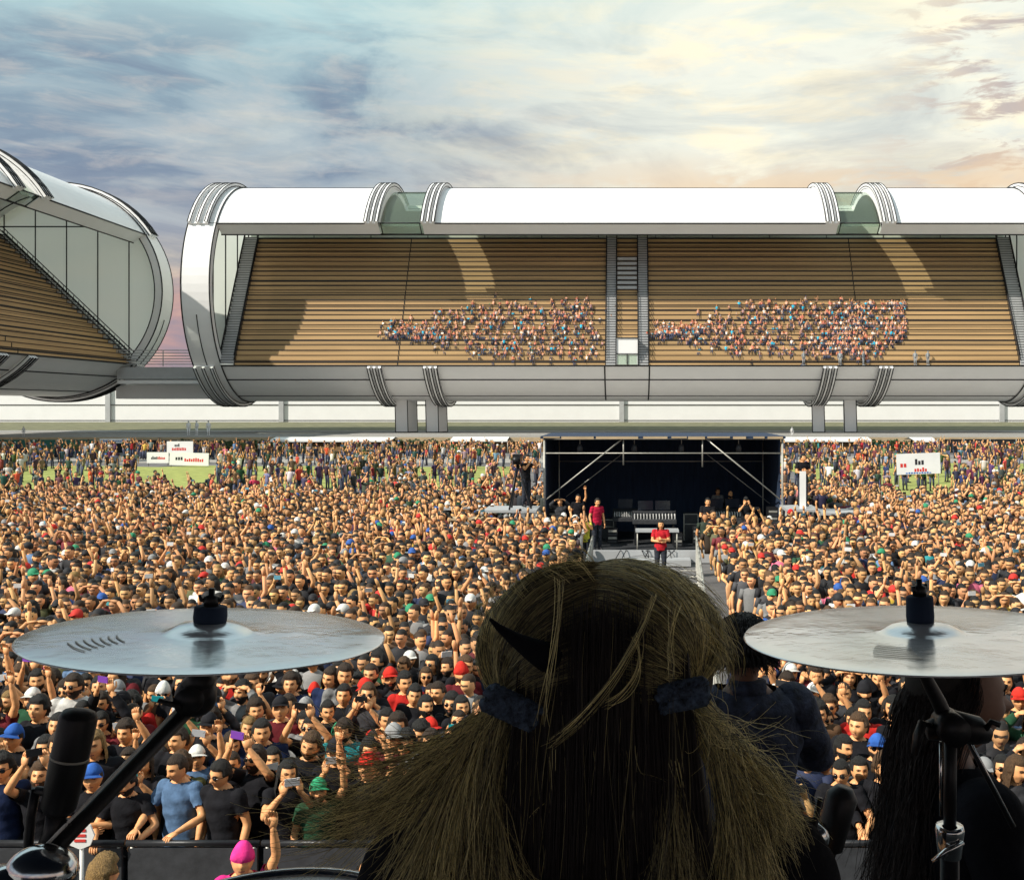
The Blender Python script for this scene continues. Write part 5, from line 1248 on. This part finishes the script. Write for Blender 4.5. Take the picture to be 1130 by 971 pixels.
cr_ = cymbal(1016, 698, 1.42, .232, 'large silvery cymbal on the right, cut by the frame, tall black felt', R(-1.6), .034, .0175, 2, R(-.9))
def rod(t, name, pts, r, m='black', sides=14): return obj(name, G().loft([tuple(q) for q in pts], r, sides), M[m], t)
ls = thing('cymbal_stand', 'black boom stand slanting down left under the left cymbal', 'cymbal stand', (0, 0, 0), 0, 'cymbal stands')
o_ = lambda px, py, d: W(px, py, d)
rod(ls, 'rod', [o_(229, 700, 1.35), o_(228, 745, 1.355)], .006, 'black')
rod(ls, 'boom_arm', [o_(222, 768, 1.36), o_(36, 962, 1.22), o_(-20, 1020, 1.18)], .0092)
rod(ls, 'edge_highlight', [o_(213, 764, 1.352), o_(29, 955, 1.212)], .0019, 'white2', 6)  # white rod added along the boom as a painted bright-edge highlight
g = G(); p = o_(216, 768, 1.355); g.ball(p, (.026, .020, .026), 18, 12); g.lathe([(0, -.03), (.016, -.03), (.018, .0), (.016, .03), (0, .03)], p, 18, axis='y'); g.loft([p+Vector((.0, 0, .01)), o_(228, 742, 1.355)], [.020, .015], 14); g.loft([p+Vector((-.006, -.03, -.005)), p+Vector((-.032, -.034, .004))], [[.006, .003]]*2, 8)
obj('tilter', g, M['black'], ls)
g = G(); p = o_(46, 962, 1.2); g.ball(p, (.040, .03, .030), 24, 16); g.lathe([(0, -.02), (.022, -.02), (.022, .02), (0, .02)], p+Vector((-.03, -.01, -.01)), 18, axis='x'); obj('chrome_clamp', g, M['chrome'], ls)
rod(ls, 'post', [o_(40, 975, 1.2), (o_(40, 975, 1.2).x, 1.2, 3.5)], .014, 'chrome')
rs = thing('cymbal_stand', 'dark upright stand with clamp and wing bolts under the right cymbal', 'cymbal stand', (0, 0, 0), 0, 'cymbal stands')
cx = cr_.x
rod(rs, 'rod', [o_(1018, 700, 1.42), o_(1019, 742, 1.42), o_(1036, 775, 1.43), o_(1048, 802, 1.43)], [.006, .008, .010, .010], 'black')
g = G(); g.loft([o_(1022, 806, 1.43), o_(1050, 800, 1.43), o_(1078, 806, 1.43), o_(1092, 812, 1.43)], [.012, .021, .019, .010], 14); p = o_(1050, 803, 1.41); g.lathe([(0, -.02), (.020, -.02), (.020, .03), (0, .03)], p, 18, axis='y'); obj('tilter', g, M['black'], rs)
g = G(); g.loft([o_(1026, 800, 1.42), o_(1018, 797, 1.415), o_(1013, 812, 1.41), o_(1009, 832, 1.41)], [[.007, .004], [.008, .004], [.009, .004], [.006, .003]], 10); obj('wing_bolt', g, M['black'], rs)
g = G(); g.loft([o_(1088, 804, 1.42), o_(1094, 796, 1.415), o_(1104, 800, 1.41)], [[.005, .004]]*3, 8); obj('wing_bolt', g, M['black'], rs)
rod(rs, 'upper_tube', [o_(1049, 806, 1.43), o_(1048, 925, 1.43)], .0085, 'black'); rod(rs, 'side_tube', [o_(1038, 818, 1.425), o_(1038, 900, 1.425)], .002, 'chrome', 8)
rod(rs, 'lower_tube', [o_(1048, 918, 1.43), (o_(1048, 0, 1.43).x, 1.43, 3.51)], .0125, 'black')
g = G(); p = o_(1048, 925, 1.43); g.lathe([(.010, .016), (.0175, .018), (.019, .012), (.015, -.024), (.012, -.026)], p, 20); g.loft([p+Vector((.012, -.018, .002)), p+Vector((-.012, -.024, -.006)), p+Vector((-.030, -.024, -.020))], [[.004, .003], [.005, .003], [.003, .002]], 8); obj('collar_clamp', g, M['chrome'], rs)
rod(rs, 'brace_rod', [o_(1066, 812, 1.45), o_(1118, 912, 1.47)], .004, 'black'); rod(rs, 'brace_edge', [o_(1068, 812, 1.44), o_(1118, 908, 1.46)], .0012, 'chrome', 6)
for a in (.4, 2.5, 4.6): b0 = Vector((o_(1048, 0, 1.43).x, 1.43, 3.75)); rod(rs, 'leg', [b0, b0+Vector((.28*math.cos(a), .28*math.sin(a), -.24))], .008, 'chrome', 8)
# microphone, left
mc = thing('microphone', 'thick black overhead microphone leaning right in front of the crowd at left', 'microphone', (0, 0, 0))
A, B = o_(64, 893, 1.25), o_(88, 786, 1.25); g = G(); u = (B-A); 
g.loft([A-u*.04, A, A+u*.03, A+u*.5, A+u*.54, A+u*.56, A+u*.95, A+u*1.0, A+u*1.02], [.014, .017, .0192, .0208, .0208, .0208, .0208, .018, .007], 26); obj('microphone_body', g, M['black'], mc)
g = G(); q = A+u*.54
g.loft([q-u*.012, q+u*.012], .0213, 26); obj('ring', g, M['steel'], mc)
g = G(); g.loft([A-u*.02, o_(58, 918, 1.25), o_(44, 946, 1.24)], [.012, .010, .009], 12); g.loft([o_(76, 905, 1.25), o_(60, 930, 1.245)], [.008, .006], 10); g.loft([o_(40, 870, 1.25), o_(34, 900, 1.25), o_(30, 950, 1.25), o_(14, 1000, 1.25)], .0055, 10); g.loft([o_(40, 872, 1.25), o_(56, 874, 1.25), o_(64, 886, 1.25)], .0055, 10); obj('shock_mount', g, M['black'], mc)
rod(mc, 'microphone_stand', [o_(40, 945, 1.25), o_(20, 1010, 1.25), (o_(20, 0, 1.25).x, 1.25, 3.52)], .008, 'black')
# small microphone and gear right of the drummer
m2 = thing('microphone', 'slanting black microphone and boom right of the drummer at the bottom edge', 'microphone', (0, 0, 0))
g = G(); A, B = o_(905, 968, 1.5), o_(932, 868, 1.5); u = B-A; g.loft([A, A+u*.3, A+u*.34, A+u*.9, A+u*1.0], [.010, .013, .020, .022, .012], 18); obj('microphone_body', g, M['black'], m2)
rod(m2, 'boom', [A, o_(880, 1010, 1.5), (o_(880, 0, 1.5).x, 1.5, 3.0+.5)], .009, 'black')
g = G(); g.loft([o_(866, 985, 1.45), o_(884, 950, 1.45), o_(898, 915, 1.45), o_(905, 880, 1.45)], .0045, 8); g.loft([o_(870, 905, 1.45), o_(884, 900, 1.45), o_(898, 906, 1.45)], .004, 8); obj('cable', g, M['black'], m2)
c3 = thing('drum_lug_cup', 'round chrome cup beside the slanting microphone at the bottom edge', 'drum hardware', o_(898, 925, 1.46))
g = G(); g.lathe([(.0, -.012), (.017, -.010), (.024, .004), (.021, .010), (.012, .006), (0, .004)], sides=24, axis='y'); obj('cup', g, M['chrome'], c3); rod(c3, 'stem', [(0, .01, 0), (-.02, .02, -.2), (-.02, .02, o_(0, 0, 1)[2]*0-.9)], .006, 'chrome', 8)
m3 = thing('drum_microphone', 'thin chrome jointed rod stand left of the slanting microphone', 'microphone stand', (0, 0, 0))
rod(m3, 'rod', [o_(872, 905, 1.48), o_(874, 990, 1.48), (o_(874, 0, 1.48).x, 1.48, 3.52)], .0035, 'chrome', 8); rod(m3, 'cross_rod', [o_(866, 922, 1.48), o_(906, 916, 1.48)], .003, 'chrome', 8)
g = G(); g.ball(o_(872, 918, 1.475), .009, 12, 8); obj('joint', g, M['chrome'], m3)
# rack drum whose pale head just shows at the bottom edge
td = thing('rack_drum', 'pale headed rack drum just showing at the bottom edge left of centre', 'drum', o_(298, 1032, 1.14))
g = G(); g.lathe([(0, 0), (.150, 0)], sides=60); obj('drum_head', g, M['white'], td)
obj('rim', G().lathe([(.150, -.01), (.150, .006), (.157, .006), (.158, -.012), (.150, -.01)], sides=60), M['chrome'], td)
obj('drum_shell', G().lathe([(.151, -.012), (.151, -.26), (.0, -.26)], sides=60), M['black'], td)
rod(td, 'holder', [(0, .14, -.2), (0, .2, -.3), (0, .2, 3.52-o_(298, 1032, 1.14).z)], .012, 'chrome', 10)
